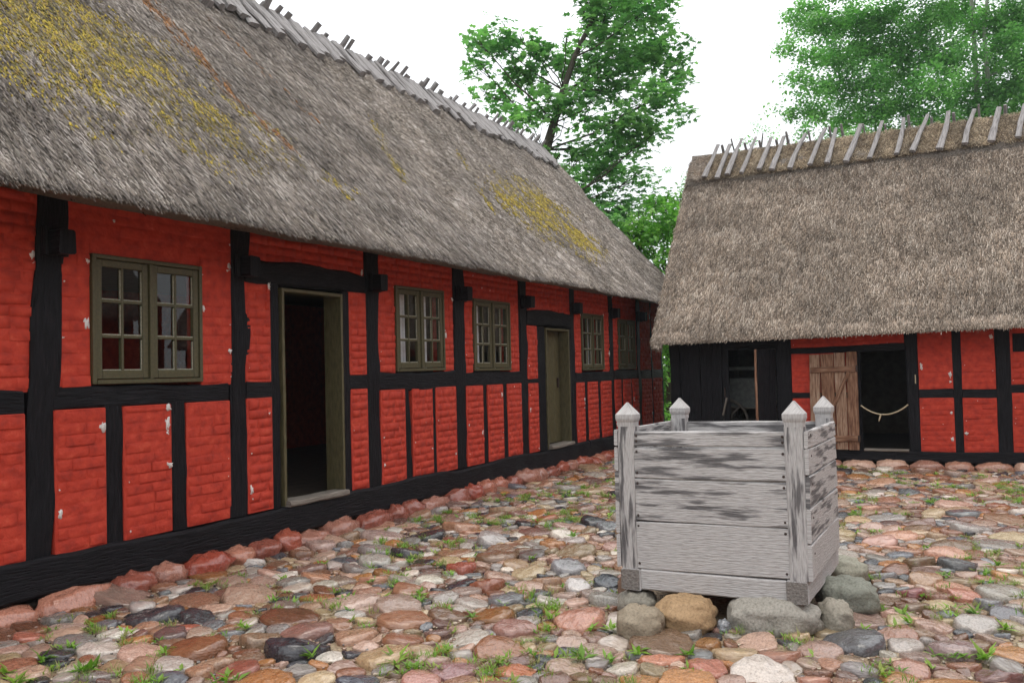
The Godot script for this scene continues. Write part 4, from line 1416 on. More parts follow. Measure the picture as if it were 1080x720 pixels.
# ------------------------------------------------------------------ planter
func make_planter() -> void:
	var P := thing("planter_box", "large weathered grey oak planter box with pointed corner posts, on boulders", "planter", Vector3(-1.35, 0.15, -5.706))
	P.rotation = Vector3(-0.013, -0.008, 0.005)
	var X := gx(P)
	var hw := 0.541
	var hd := 0.589
	var Z := Vector3(0, 0, 1)
	var bm := func(called, parent, a: Vector3, b: Vector3, wd, dp, out: Vector3, m, wob := 0.003, ch := 0.007, taper := 1.0):
		return beam(called, parent, X * a, X * b, wd, dp, X.basis * out, m, wob, ch, taper)
	# foot rails: side rails run through, front and rear rails between them
	for s in [-1.0, 1.0]:
		bm.call("foot_rail", P, Vector3(s * (hw - 0.06), 0.063, hd), Vector3(s * (hw - 0.06), 0.063, -hd), 0.12, 0.125, UPV, M.grey_oak, 0.004, 0.01)
		bm.call("foot_rail", P, Vector3(-hw + 0.122, 0.063, s * (hd - 0.045)), Vector3(hw - 0.122, 0.063, s * (hd - 0.045)), 0.12, 0.07, Vector3(0, 0, s), M.grey_oak, 0.003, 0.008)
	for s in [-1.0, 1.0]:
		bm.call("end_grain", P, Vector3(s * (hw - 0.06), 0.006, hd + 0.002), Vector3(s * (hw - 0.06), 0.12, hd + 0.002), 0.112, 0.008, Z, M.end_grain, 0.002, 0.003)
	# posts with pointed heads
	for sx in [-1.0, 1.0]:
		for sz in [-1.0, 1.0]:
			var c := Vector3(sx * (hw - 0.052), 0, sz * (hd - 0.052))
			var post: MeshInstance3D = bm.call("post", P, c + UPV * 0.126, c + UPV * 0.966, 0.102, 0.102, Z, M.stained_oak, 0.004, 0.008)
			var st := sten()
			var lv := [[0.965, 0.049], [0.992, 0.05], [1.002, 0.055], [1.014, 0.058], [1.038, 0.058], [1.11, 0.004]]
			st.set_smooth_group(-1)
			for k in lv.size() - 1:
				for q in 4:
					var d0 := Vector3([1, 1, -1, -1][q], 0, [-1, 1, 1, -1][q])
					var d1 := Vector3([1, 1, -1, -1][(q + 1) % 4], 0, [-1, 1, 1, -1][(q + 1) % 4])
					var y0: float = lv[k][0]; var y1: float = lv[k + 1][0]
					var r0: float = lv[k][1]; var r1: float = lv[k + 1][1]
					var p := [c + d0 * r0 + UPV * y0, c + d1 * r0 + UPV * y0, c + d1 * r1 + UPV * y1, c + d0 * r1 + UPV * y1]
					var uv := [Vector2(0, y0), Vector2(0.1, y0), Vector2(0.1, y1), Vector2(0, y1)]
					for t in [0, 1, 2, 0, 2, 3]:
						st.set_uv(uv[t] + Vector2(c.x, c.z))
						st.add_vertex(p[t])
			obj("cap", done(st), M.grey_oak, post, X)
	var nail_mesh := SphereMesh.new()
	nail_mesh.radius = 0.008; nail_mesh.height = 0.009; nail_mesh.radial_segments = 10; nail_mesh.rings = 5
	var nail := func(pl, at: Vector3, out: Vector3):
		obj("nail", nail_mesh, M.iron, pl, X * align(at, out, UPV if absf(out.y) < 0.5 else Z))
	# front and rear boards sit between the posts
	var rows := [[0.128, 0.28], [0.41, 0.25], [0.662, 0.185], [0.85, 0.092]]
	for s in [1.0, -1.0]:
		for k in 4:
			var y: float = rows[k][0] + rows[k][1] / 2
			var hx := hw - 0.1
			var pl: MeshInstance3D = bm.call("plank", P, Vector3(-hx, y, s * (hd - 0.028)), Vector3(hx, y, s * (hd - 0.028)), rows[k][1] - 0.005, 0.03, Vector3(0, 0, s), [M.grey_oak, M.stained_oak, M.black_stained_oak, M.black_stained_oak][k], 0.003, 0.005)
			if s > 0:
				for q in [-1.0, 1.0]:
					for e in [-1.0, 1.0]:
						nail.call(pl, Vector3(q * (hx - 0.015), y + e * (rows[k][1] / 2 - 0.03), hd - 0.013), Vector3(0, 0, 1))
	# side boards cover the posts
	var rows2 := [[0.128, 0.2], [0.33, 0.19], [0.522, 0.178], [0.702, 0.145], [0.85, 0.1]]
	for s in [1.0, -1.0]:
		for k in 5:
			var y: float = rows2[k][0] + rows2[k][1] / 2
			var pl: MeshInstance3D = bm.call("plank", P, Vector3(s * (hw + 0.012), y, hd - 0.006), Vector3(s * (hw + 0.012), y, -hd + 0.11), rows2[k][1] - 0.005, 0.024, Vector3(s, 0, 0), [M.grey_oak, M.stained_oak, M.black_stained_oak, M.stained_oak, M.stained_oak][k], 0.003, 0.005)
			if s > 0:
				for q in [-1.0, 1.0]:
					nail.call(pl, Vector3(hw + 0.024, y + rows2[k][1] * 0.2, q * (hd - 0.09)), Vector3(1, 0, 0))
	var so := sten()
	box_into(so, Vector3(0, 0.38, 0), Vector3(1.0, 0.5, 1.1))
	obj("soil", done(so), M.soil, P, X)

func make_boulders() -> void:
	# x, y, z, size x y z, turn, colour, label
	for q in BOULDERS:
		var me := boulder_mesh(q[7] * 21.0 + 5.0, 0.085, 26, 17, 0.8)
		var m: StandardMaterial3D = (M.dry_stone if q[11] else M.stone).duplicate()
		m.vertex_color_use_as_albedo = false
		m.albedo_color = sc(minf(255, q[8] * 1.1), minf(255, q[9] * 1.1), minf(255, q[10] * 1.1))
		var o := obj("boulder", me, m, self, Transform3D(Basis(UPV, q[6]) * Basis.from_scale(Vector3(q[3], q[4], q[5])), Vector3(q[0], q[1], q[2])))
		tag(o, q[12], "boulder", "boulders under the planter")

# ------------------------------------------------------------------ plants
func leaf_into(st: SurfaceTool, at: Vector3, dir: Vector3, up: Vector3, l: float, w: float, g: float) -> void:
	# a folded, tapering leaf
	var side := dir.cross(up).normalized() * w * 0.5
	var mid := at + dir * l * 0.45 - up * l * 0.03
	var tip := at + dir * l - up * l * 0.16
	st.set_color(Color(g, g, g))
	for t in [[at, mid + side + up * w * 0.12, mid], [mid, mid + side + up * w * 0.12, tip], [at, mid, mid - side + up * w * 0.12], [mid, tip, mid - side + up * w * 0.12]]:
		for p in t: st.add_vertex(p)

func lobed_into(st: SurfaceTool, at: Vector3, dir: Vector3, up: Vector3, l: float, g: float) -> void:
	# a five-pointed leaf, as on a maple
	var s := dir.cross(up).normalized()
	var c := at + dir * l * 0.42 - up * l * 0.05
	var pts := [at, at + dir * l * 0.16 + s * l * 0.42, at + dir * l * 0.42 + s * l * 0.2, at + dir * l * 0.66 + s * l * 0.46, at + dir * l * 0.7 + s * l * 0.14, at + dir * l - up * l * 0.18, at + dir * l * 0.7 - s * l * 0.14, at + dir * l * 0.66 - s * l * 0.46, at + dir * l * 0.42 - s * l * 0.2, at + dir * l * 0.16 - s * l * 0.42]
	st.set_color(Color(g, g, g))
	for k in 10:
		for p in [c, pts[k], pts[(k + 1) % 10]]: st.add_vertex(p)

func leaf_cluster(n: int, r: float, l: float, maple: bool) -> ArrayMesh:
	var st := sten()
	st.set_smooth_group(-1)
	for k in n:
		var p := Vector3(rr(-1, 1), rr(-0.7, 0.7), rr(-1, 1))
		if p.length() > 1.0: p = p.normalized() * rr(0.6, 1.0)
		p *= r
		var a := rr(0, TAU)
		var dir := Vector3(cos(a), rr(-0.7, 0.25), sin(a)).normalized()
		var up := (Vector3(rr(-0.5, 0.5), 1, rr(-0.5, 0.5))).normalized()
		up = (up - dir * up.dot(dir)).normalized()
		if maple: lobed_into(st, p, dir, up, l * rr(0.75, 1.2), rr(0.75, 1.2))
		else: leaf_into(st, p, dir, up, l * rr(0.75, 1.25), l * 0.72, rr(0.75, 1.2))
	return done(st)

func tree(called: String, label: String, group: String, base: Vector3, trunk: Array, rad: Array, blobs: Array, bark: Material, cluster: ArrayMesh, density: float, cols: Array, limbs := 1.0, kind := "tree") -> void:
	var T := thing(called, label, kind, base, group)
	var st := sten()
	tube_into(st, trunk, rad, 9)
	obj("trunk", done(st), bark, T)
	var ls := sten()
	var xfs := []
	var cs := []
	for b in blobs:
		var c := Vector3(b[0], b[1], b[2])
		var r: float = b[3]
		# limb from the trunk to this clump
		var best := 0
		var bd := 1e9
		for k in trunk.size():
			var dd: float = (trunk[k] + UPV * 0.8 - c).length() + (3.0 if trunk[k].y > c.y - 0.2 else 0.0)
			if dd < bd:
				bd = dd; best = k
		if rng.randf() < limbs and bd < 4.5:
			var a: Vector3 = trunk[best]
			var mid := a.lerp(c, 0.5) + Vector3(rr(-0.2, 0.2), rr(-0.25, 0.05), rr(-0.2, 0.2))
			var r0: float = minf(rad[best] * 0.5, 0.012 + 0.007 * bd)
			tube_into(ls, [a, a.lerp(mid, 0.5) + Vector3(rr(-0.08, 0.08), 0, rr(-0.08, 0.08)), mid, mid.lerp(c, 0.6) + UPV * 0.05, c], [r0, r0 * 0.85, r0 * 0.65, r0 * 0.42, 0.008], 5)
			for k in 4:
				var e := c + Vector3(rr(-1, 1), rr(-0.6, 0.9), rr(-1, 1)).normalized() * r * 0.8
				tube_into(ls, [mid.lerp(c, 0.7), c.lerp(e, 0.5) + UPV * 0.04, e], [r0 * 0.35, 0.01, 0.004], 4)
		var n := maxi(3, int(density * r * r))
		for k in n:
			var p := Vector3(rng.randfn(), rng.randfn() * 0.8, rng.randfn())
			p = p.normalized() * r * pow(rng.randf(), 0.42)
			p.y *= 0.8
			p += Vector3(rr(-0.12, 0.12), rr(-0.12, 0.12), rr(-0.12, 0.12))
			# ragged clumps: leave hollows
			if nz.get_noise_3d((c.x + p.x) * 1.4, (c.y + p.y) * 1.6, (c.z + p.z) * 1.4) < -0.12: continue
			xfs.append(Transform3D(Basis.from_euler(Vector3(rr(-0.35, 0.35), rr(0, TAU), rr(-0.35, 0.35))).scaled(Vector3.ONE * rr(0.75, 1.2)), c + p))
			cs.append(cols[rng.randi() % cols.size()] * rr(0.8, 1.2))
	obj("limbs", done(ls), bark, T)
	multi("crown", cluster, M.leaf, T, xfs, cs)

func make_trees() -> void:
	var mg := [lin(132, 178, 120), lin(150, 194, 134), lin(108, 156, 106), lin(166, 206, 146)]
	var ag := [lin(142, 190, 122), lin(160, 206, 136), lin(122, 172, 110)]
	var sg := [lin(152, 202, 104), lin(168, 214, 114), lin(128, 180, 94)]
	var maple := leaf_cluster(9, 0.3, 0.19, true)
	tree("maple_tree", "tall green maple rising behind the farmhouse roof ridge", "trees beyond the yard", Vector3(-9.4, -0.4, -20.4), MAPLE_TRUNK, MAPLE_RAD, MAPLE, M.bark, maple, 160.0, mg, 0.9)
	var asp := leaf_cluster(24, 0.36, 0.14, false)
	tree("poplar_tree", "pale-trunked leafy poplar towering behind the barn ridge", "trees beyond the yard", Vector3(0.6, -0.4, -33.7), POPLAR_TRUNK, POPLAR_RAD, POPLAR, M.pale_bark, asp, 150.0, ag, 0.3)
	tree("poplar_tree", "second slim poplar trunk beside the tall poplar behind the barn", "trees beyond the yard", Vector3(2.0, -0.4, -33.0), POPLAR2_TRUNK, POPLAR2_RAD, POPLAR2, M.pale_bark, asp, 150.0, ag, 0.3)
	var sh := leaf_cluster(10, 0.24, 0.13, false)
	tree("leafy_shrub", "bright green tall shrub in the gap between farmhouse and barn", "trees beyond the yard", Vector3(-5.6, -0.4, -21.5), SHRUB_TRUNK, SHRUB_RAD, SHRUB, M.bark, sh, 170.0, sg, 0.8, "shrub")
	tree("far_tree", "thin distant tree with sparse pale leaves above the barn's left roof end", "trees beyond the yard", Vector3(-6.8, -0.4, -44.0), FAR_TRUNK, FAR_RAD, FAR, M.bark, asp, 9.0, ag, 0.6)

func weed_mesh(seedv: int) -> ArrayMesh:
	# a few loose rosettes of small leaves, no two alike
	var st := sten()
	st.set_smooth_group(-1)
	for r in 1 + seedv % 3:
		var c := Vector3(rr(-0.05, 0.05), 0, rr(-0.035, 0.035)) if r > 0 else Vector3.ZERO
		var big := rr(0.6, 1.1)
		var face := rr(0, TAU)
		for k in rng.randi_range(4, 9):
			var a := face + rng.randfn() * 1.5
			var el := rr(0.1, 1.15)
			var dir := Vector3(cos(a) * cos(el), sin(el), sin(a) * cos(el))
			var up := Vector3(-cos(a) * sin(el), cos(el), -sin(a) * sin(el))
			var l := rr(0.03, 0.095) * big
			leaf_into(st, c + Vector3(rr(-0.012, 0.012), 0, rr(-0.012, 0.012)), dir, up, l, l * rr(0.22, 0.42), rr(0.7, 1.25))
	return done(st)

func grass_mesh() -> ArrayMesh:
	var st := sten()
	st.set_smooth_group(-1)
	for k in 12:
		var a := rr(0, TAU)
		var el := rr(0.5, 1.3)
		var dir := Vector3(cos(a) * cos(el), sin(el), sin(a) * cos(el))
		var up := Vector3(-cos(a) * sin(el), cos(el), -sin(a) * sin(el))
		leaf_into(st, Vector3(rr(-0.03, 0.03), 0, rr(-0.03, 0.03)), dir, up, rr(0.035, 0.085), rr(0.004, 0.007), rr(0.7, 1.2))
	return done(st)

func make_weeds() -> void:
	var shapes := []
	for k in 11: shapes.append(weed_mesh(k))
	var greens := []
	for c in [[134, 170, 66], [150, 182, 80], [116, 154, 60]]:
		var m: StandardMaterial3D = M.leaf.duplicate()
		m.albedo_color = sc(c[0], c[1], c[2])
		greens.append(m)
	for k in WEEDS.size():
		var q = WEEDS[k]
		for e in (2 if q[2] > 1.1 else 1):
			var x: float = q[0] + e * 0.09
			var z: float = q[1]
			var near := 0.16
			var spot := Vector2(x, z)
			for j in joints:
				var dj := Vector2(j.x - x, j.z - z).length()
				if dj < near:
					near = dj
					spot = Vector2(j.x, j.z)
			x = spot.x
			z = spot.y
			var o := obj("weed", shapes[(k + e * 4) % 11], greens[(k + e) % 3], self, Transform3D(Basis(UPV, rr(0, TAU)).scaled(Vector3.ONE * q[2] * rr(0.8, 1.1)), Vector3(x, gy(x, z) + 0.022, z)))
			var zone := "in the open cobbles before the farmhouse"
			if x < -3.9: zone = "beside the farmhouse's red foundation stones"
			elif Vector2(x + 1.35, z + 5.7).length() < 1.15: zone = "beside the planter's boulders"
			elif x > -0.8: zone = "in the cobbles between planter and barn" if z < -6.5 else "in the near cobbles right of the planter"
			elif z > -4.3: zone = "in the nearest cobbles at the picture's lower edge"
			elif z < -8.0: zone = "in the far cobbles left of the planter"
			tag(o, ("tufty green weed " if q[2] > 1.05 else "small green weed ") + zone, "weed", "weeds between the cobbles")
	var xf := [[], []]
	var cl := [[], []]
	for j in joints:
		var f := nz.get_noise_2d(j.x * 0.7 + 3.0, j.z * 0.7) + 0.6 * nz.get_noise_2d(j.x * 2.4, j.z * 2.4)
		if rng.randf() > clampf(-0.03 + f * 0.7, 0.012, 0.6): continue
		if j.x < -4.9: continue
		for e in 1 + rng.randi() % 3:
			var q := 0 if rng.randf() < 0.6 else 1
			var x: float = j.x + rr(-0.05, 0.05)
			var z: float = j.z + rr(-0.04, 0.04)
			xf[q].append(Transform3D(Basis(UPV, rr(0, TAU)).scaled(Vector3.ONE * rr(0.5, 1.0)), Vector3(x, gy(x, z) + 0.02, z)))
			cl[q].append([lin(122, 164, 62), lin(138, 178, 72), lin(146, 160, 76), lin(160, 158, 100)][rng.randi() % 4] * rr(0.8, 1.15))
	var px := []
	var pc := []
	for j in joints:
		for e in 2:
			var x: float = j.x + rr(-0.09, 0.09)
			var z: float = j.z + rr(-0.09, 0.09)
			var sz := rr(0.008, 0.026)
			px.append(Transform3D(Basis(UPV, rr(0, TAU)) * Basis.from_scale(Vector3(sz * rr(1, 1.6), sz * 0.7, sz)), Vector3(x, gy(x, z) + 0.004, z)))
			pc.append([lin(180, 150, 136), lin(150, 120, 100), lin(190, 176, 156), lin(120, 116, 114)][rng.randi() % 4] * rr(0.7, 1.1))
	var gv := multi("gravel", boulder_mesh(77.0, 0.3, 7, 5, 0.8), M.stone, self, px, pc)
	gv.set_meta("label", "small gravel filling the joints between the cobbles"); gv.set_meta("category", "gravel")
	var g0 := multi("grass", grass_mesh(), M.leaf, self, xf[0], cl[0])
	g0.set_meta("label", "tufts of grass growing in the cobble joints"); g0.set_meta("category", "grass")
	var g1 := multi("seedlings", shapes[1], M.leaf, self, xf[1], cl[1])
	g1.set_meta("label", "tiny green seedlings scattered in the cobble joints"); g1.set_meta("category", "weeds")

func make_curtains() -> void:
	var names := ["white curtain behind the window right of the open dark doorway", "white curtain behind the window left of the olive door", "white curtain behind the window right of the olive door", "white curtain behind the farthest narrow-looking window of the farmhouse"]
	var k := 0
	for q in [[7.82, 8.79, 1.5, 2.38], [9.47, 10.44, 1.48, 2.34], [12.88, 13.81, 1.45, 2.32], [14.52, 15.37, 1.45, 2.29]]:
		var c := thing("curtain", names[k], "curtain", Vector3(-5.45, q[2], -(q[0] + q[1]) / 2), "curtains in the farmhouse windows")
		for e in [0.27, 0.72]:
			var me := curtain_mesh(0.2, q[3] - q[2])
			obj("panel", me, M.curtain, c, Transform3D(Basis(UPV, PI / 2), Vector3(-5.44, q[2] + 0.02, -lerpf(q[0], q[1], e))))
		beam("rod", c, Vector3(-5.44, q[3] + 0.01, -q[0] + 0.03), Vector3(-5.44, q[3] + 0.01, -q[1] - 0.03), 0.014, 0.014, Vector3(1, 0, 0), M.iron, 0.0, 0.003)
		k += 1

const STONES := [[-3.239, -3.762, 0.383, 0.259, 58, 58, 64, -0.35, 1.5], [-3.741, -3.573, 0.397, 0.269, 140, 98, 72, -0.05, 1.5], [-2.736, -3.867, 0.372, 0.238, 182, 156, 122, 0, 1.1], [-3.3, -3.409, 0.263, 0.202, 150, 96, 82, -0.1, 1.2], [-4.259, -3.378, 0.249, 0.179, 205, 196, 188, -0.2, 1.3], [-3.521, -3.181, 0.189, 0.167, 104, 108, 116, -0.1, 1.2], [-2.641, -3.536, 0.194, 0.159, 80, 82, 92, -0.2, 1.2], [-2.991, -4.443, 0.402, 0.257, 164, 124, 98, 0.05, 1.2], [-2.35, -4.576, 0.279, 0.23, 160, 122, 112, 0.2, 1.2], [-2.057, -4.861, 0.388, 0.263, 184, 134, 114, -0.15, 1.3], [-2.247, -4.205, 0.323, 0.266, 152, 108, 82, -0.4, 1.3], [-2.312, -3.867, 0.244, 0.187, 150, 112, 112, -0.05, 1.2], [-2.033, -3.968, 0.216, 0.166, 186, 118, 88, -0.1, 1.2], [-2.395, -3.668, 0.211, 0.173, 182, 134, 122, -0.1, 1.2], [-2.233, -5.735, 0.178, 0.187, 72, 76, 84, 0, 2.0], [-2.39, -5.646, 0.202, 0.166, 206, 202, 200, -0.1, 1.5], [-4.113, -6.198, 0.359, 0.229, 70, 68, 72, -0.1, 1.3], [-3.423, -5.852, 0.276, 0.187, 162, 92, 76, -0.1, 1.3], [-2.998, -5.441, 0.289, 0.196, 146, 92, 70, 0.1, 1.3], [-2.409, -4.92, 0.213, 0.136, 62, 66, 72, -0.1, 1.1], [-4.66, -7.392, 0.237, 0.195, 140, 134, 122, 0, 1.6], [-4.712, -6.695, 0.568, 0.326, 188, 166, 158, -0.1, 1.0], [-4.962, -6.145, 0.3, 0.216, 196, 168, 158, -0.2, 1.0], [-3.857, -4.719, 0.289, 0.208, 168, 106, 76, -0.1, 1.2], [-3.641, -4.965, 0.236, 0.181, 166, 130, 112, 0, 1.2], [-3.869, -4.411, 0.199, 0.152, 128, 112, 104, -0.1, 1.2], [-4.732, -4.069, 0.202, 0.145, 196, 190, 186, -0.2, 1.2], [-4.899, -4.534, 0.207, 0.17, 206, 196, 188, -0.1, 1.1], [-4.133, -3.856, 0.154, 0.148, 174, 104, 84, -0.1, 1.2], [-4.079, -3.715, 0.18, 0.148, 110, 92, 90, -0.1, 1.3], [-0.107, -5.119, 0.304, 0.233, 150, 130, 128, 0.5, 1.4], [0.148, -5.936, 0.213, 0.189, 108, 106, 110, 0.2, 1.6], [0.082, -6.737, 0.197, 0.151, 178, 126, 112, 0, 1.3], [-0.22, -5.536, 0.264, 0.169, 180, 150, 136, 0, 1.1], [-0.183, -7.45, 0.288, 0.195, 196, 150, 128, 0, 1.2], [-0.675, -7.883, 0.314, 0.241, 200, 160, 146, 0, 1.2], [-0.243, -7.317, 0.232, 0.157, 190, 124, 84, 0, 1.2], [-0.986, -9.155, 0.335, 0.214, 196, 168, 132, 0, 1.2], [-1.166, -10.426, 0.325, 0.187, 106, 110, 120, 0, 1.2], [-0.128, -8.283, 0.217, 0.156, 96, 102, 110, 0, 1.2], [-0.377, -6.232, 0.234, 0.149, 146, 92, 92, 0, 1.2], [-0.083, -6.269, 0.241, 0.154, 186, 128, 108, 0, 1.1], [-0.455, -5.763, 0.176, 0.135, 198, 160, 146, 0, 1.2], [-0.905, -4.657, 0.265, 0.179, 164, 122, 104, -0.1, 1.1], [-1.185, -4.352, 0.257, 0.174, 176, 116, 98, 0, 1.1], [-0.522, -4.628, 0.194, 0.14, 150, 146, 146, 0, 1.2], [-0.683, -4.386, 0.188, 0.135, 176, 128, 108, 0, 1.2], [-0.298, -4.721, 0.211, 0.151, 170, 128, 112, 0, 1.2], [0.063, -4.798, 0.231, 0.166, 126, 96, 92, 0, 1.2], [-1.418, -4.412, 0.213, 0.153, 190, 130, 104, 0, 1.2], [-1.565, -4.193, 0.19, 0.145, 204, 196, 184, 0, 1.1], [-1.972, -4.497, 0.19, 0.156, 176, 150, 136, 0, 1.1], [-3.099, -6.371, 0.276, 0.198, 112, 104, 100, 0, 1.1], [-2.65, -6.074, 0.283, 0.232, 150, 150, 154, -0.2, 1.3], [-3.658, -6.789, 0.33, 0.223, 176, 170, 168, 0, 1.2], [-3.765, -8.08, 0.33, 0.223, 170, 112, 84, 0, 1.2], [-2.607, -6.949, 0.258, 0.186, 186, 150, 140, 0, 1.2], [-4.244, -2.952, 0.238, 0.171, 190, 160, 140, 0, 1.1], [-4.146, -3.118, 0.18, 0.138, 204, 192, 176, -0.1, 1.2], [-3.799, -3.263, 0.161, 0.133, 170, 140, 120, -0.1, 1.2], [-4.805, -3.585, 0.219, 0.157, 196, 170, 158, -0.1, 1.1], [-4.838, -3.367, 0.181, 0.139, 190, 120, 100, -0.1, 1.2]]
const WEEDS := [[-3.836, -3.952, 1.2], [-4.341, -3.567, 1.1], [-4.33, -3.108, 1.3], [-4.264, -2.916, 1.2], [-4.412, -5.035, 1.0], [-3.573, -4.717, 1.2], [-3.439, -4.872, 1.0], [-2.619, -3.756, 1.3], [-3.247, -3.328, 1.2], [-2.709, -5.008, 1.0], [-1.894, -4.217, 1.2], [-2.191, -4.444, 0.9], [-1.934, -4.742, 1.2], [-2.133, -4.869, 0.9], [-3.056, -7.059, 0.9], [-3.061, -6.324, 1.0], [-4.727, -7.784, 1.2], [-4.789, -8.077, 1.0], [-4.908, -7.542, 1.1], [-4.236, -8.288, 0.9], [-3.33, -7.442, 1.0], [-3.546, -6.259, 0.9], [-3.761, -5.637, 1.0], [-3.815, -5.294, 1.0], [-3.103, -3.75, 1.0], [-3.177, -4.975, 0.9], [-2.723, -4.676, 1.0], [-1.516, -4.406, 1.0], [-2.017, -5.185, 0.9], [-1.274, -4.506, 0.8], [-1.261, -4.205, 1.0], [-0.733, -4.73, 0.9], [-0.5, -5.674, 1.2], [-0.523, -5.352, 1.2], [-0.157, -5.922, 1.0], [0.015, -5.772, 1.0], [-0.341, -5.526, 1.0], [-0.654, -6.502, 1.0], [-0.227, -6.665, 0.9], [0.05, -6.494, 0.9], [0.151, -5.625, 1.0], [-0.14, -4.976, 1.3], [-0.014, -5.028, 1.2], [-0.196, -4.723, 1.1], [-0.361, -4.728, 1.0], [-0.941, -8.338, 0.9], [-0.571, -8.482, 0.8], [0.176, -7.12, 0.9], [-0.384, -7.623, 0.9], [-1.206, -11.283, 0.8], [-1.087, -13.024, 0.8], [-0.419, -13.817, 0.8], [-2.14, -4.148, 0.9], [-2.356, -4.823, 0.9], [-3.598, -7.612, 1.0], [-4.08, -9.97, 0.9], [-4.77, -11.009, 0.8], [-4.26, -9.41, 0.9], [-3.228, -8.364, 0.9], [-4.727, -8.795, 0.9], [-3.933, -3.441, 1.1], [-3.627, -3.289, 1.0], [-3.974, -3.068, 1.1], [-0.737, -5.692, 0.8]]
const BOULDERS := [[-1.479, 0.064, -5.01, 0.345, 0.224, 0.34, 0.35, 1.0, 160.0, 134.0, 102.0, 1.0, "tan-orange boulder under the middle front of the planter"], [-1.02, 0.064, -5.186, 0.501, 0.224, 0.36, 0.35, 2.0, 150.0, 148.0, 142.0, 1.0, "largest pale grey boulder under the planter's front right corner"], [-1.821, 0.053, -5.191, 0.23, 0.185, 0.3, 0.35, 3.0, 132.0, 130.0, 122.0, 1.0, "small grey-green stone under the planter's front left corner"], [-1.654, 0.06, -4.749, 0.263, 0.209, 0.26, 0.35, 4.0, 142.0, 132.0, 116.0, 1.0, "speckled brown-grey boulder in front of the planter's left corner"], [-0.708, 0.057, -5.313, 0.183, 0.2, 0.22, 0.35, 5.0, 146.0, 142.0, 132.0, 1.0, "small pale boulder right of the largest pale grey boulder"], [-0.704, 0.069, -5.75, 0.342, 0.24, 0.4, 0.35, 6.0, 126.0, 130.0, 122.0, 1.0, "grey-green boulder beside the planter's right side"], [-0.781, 0.059, -6.438, 0.271, 0.208, 0.34, 0.35, 7.0, 142.0, 142.0, 130.0, 1.0, "flat pale boulder under the planter's rear right corner"], [-1.254, 0.027, -4.991, 0.075, 0.093, 0.1, 0.35, 8.0, 120.0, 124.0, 130.0, 0.0, "tiny blue-grey pebble between the tan and the pale boulder"], [-1.98, 0.064, -5.489, 0.136, 0.224, 0.16, 0.35, 9.0, 120.0, 96.0, 80.0, 1.0, "brown upright stone at the planter's front left foot"]]
const MAPLE := [[-10.38, 9.7, -19.87, 0.62], [-10.09, 9.02, -20.6, 0.68], [-10.32, 8.84, -19.0, 0.32], [-9.44, 9.4, -20.22, 0.52], [-11.11, 8.73, -20.77, 0.25], [-10.67, 8.62, -21.0, 0.25], [-10.15, 9.33, -18.48, 0.22], [-8.7, 8.14, -19.54, 0.32], [-8.12, 9.19, -19.24, 0.2], [-7.68, 10.14, -20.83, 0.89], [-6.4, 9.74, -20.02, 0.75], [-7.41, 9.28, -21.05, 0.99], [-6.76, 9.4, -22.07, 0.73], [-7.94, 10.32, -20.11, 0.41], [-8.63, 9.19, -21.22, 0.63], [-7.91, 8.56, -21.31, 0.86], [-6.3, 7.68, -20.11, 0.57], [-6.33, 8.65, -21.98, 0.33], [-8.33, 7.88, -19.93, 0.41], [-6.11, 7.68, -21.61, 0.28], [-7.19, 7.41, -20.61, 0.69], [-8.44, 7.86, -21.43, 0.54], [-9.12, 7.88, -20.18, 0.33], [-9.16, 7.49, -19.15, 0.36], [-10.04, 8.09, -20.08, 0.24], [-7.99, 7.31, -21.98, 0.49], [-6.9, 6.87, -20.85, 0.41], [-6.52, 7.07, -20.73, 0.27], [-8.37, 6.67, -20.41, 0.51], [-8.37, 6.64, -22.38, 0.75], [-9.33, 6.49, -22.04, 0.56], [-7.48, 6.2, -21.9, 0.53], [-8.86, 5.8, -22.04, 0.7], [-7.97, 5.57, -22.29, 0.7], [-8.87, 6.68, -20.12, 0.33], [-7.67, 4.77, -19.77, 0.56], [-7.44, 11.56, -21.66, 1.21], [-6.48, 11.64, -21.8, 0.96], [-7.95, 11.63, -20.35, 0.93], [-7.15, 12.33, -20.24, 1.14], [-6.51, 12.59, -21.21, 0.93], [-9.73, 9.71, -19.91, 0.38], [-8.59, 7.67, -19.84, 0.27], [-7.72, 4.29, -20.48, 0.57], [-7.37, 4.57, -21.24, 0.59]]
var MAPLE_TRUNK := [Vector3(-9.78,2.88,-20.23),Vector3(-9.49,5.24,-20.30),Vector3(-9.22,6.94,-20.38),Vector3(-9.02,7.60,-20.45),Vector3(-8.78,8.42,-20.54),Vector3(-8.50,9.24,-20.66),Vector3(-8.06,10.18,-20.84),Vector3(-7.70,11.59,-20.98),Vector3(-7.33,13.00,-21.12)]
const MAPLE_RAD := [0.2,0.16,0.125,0.1,0.085,0.07,0.055,0.04,0.02]
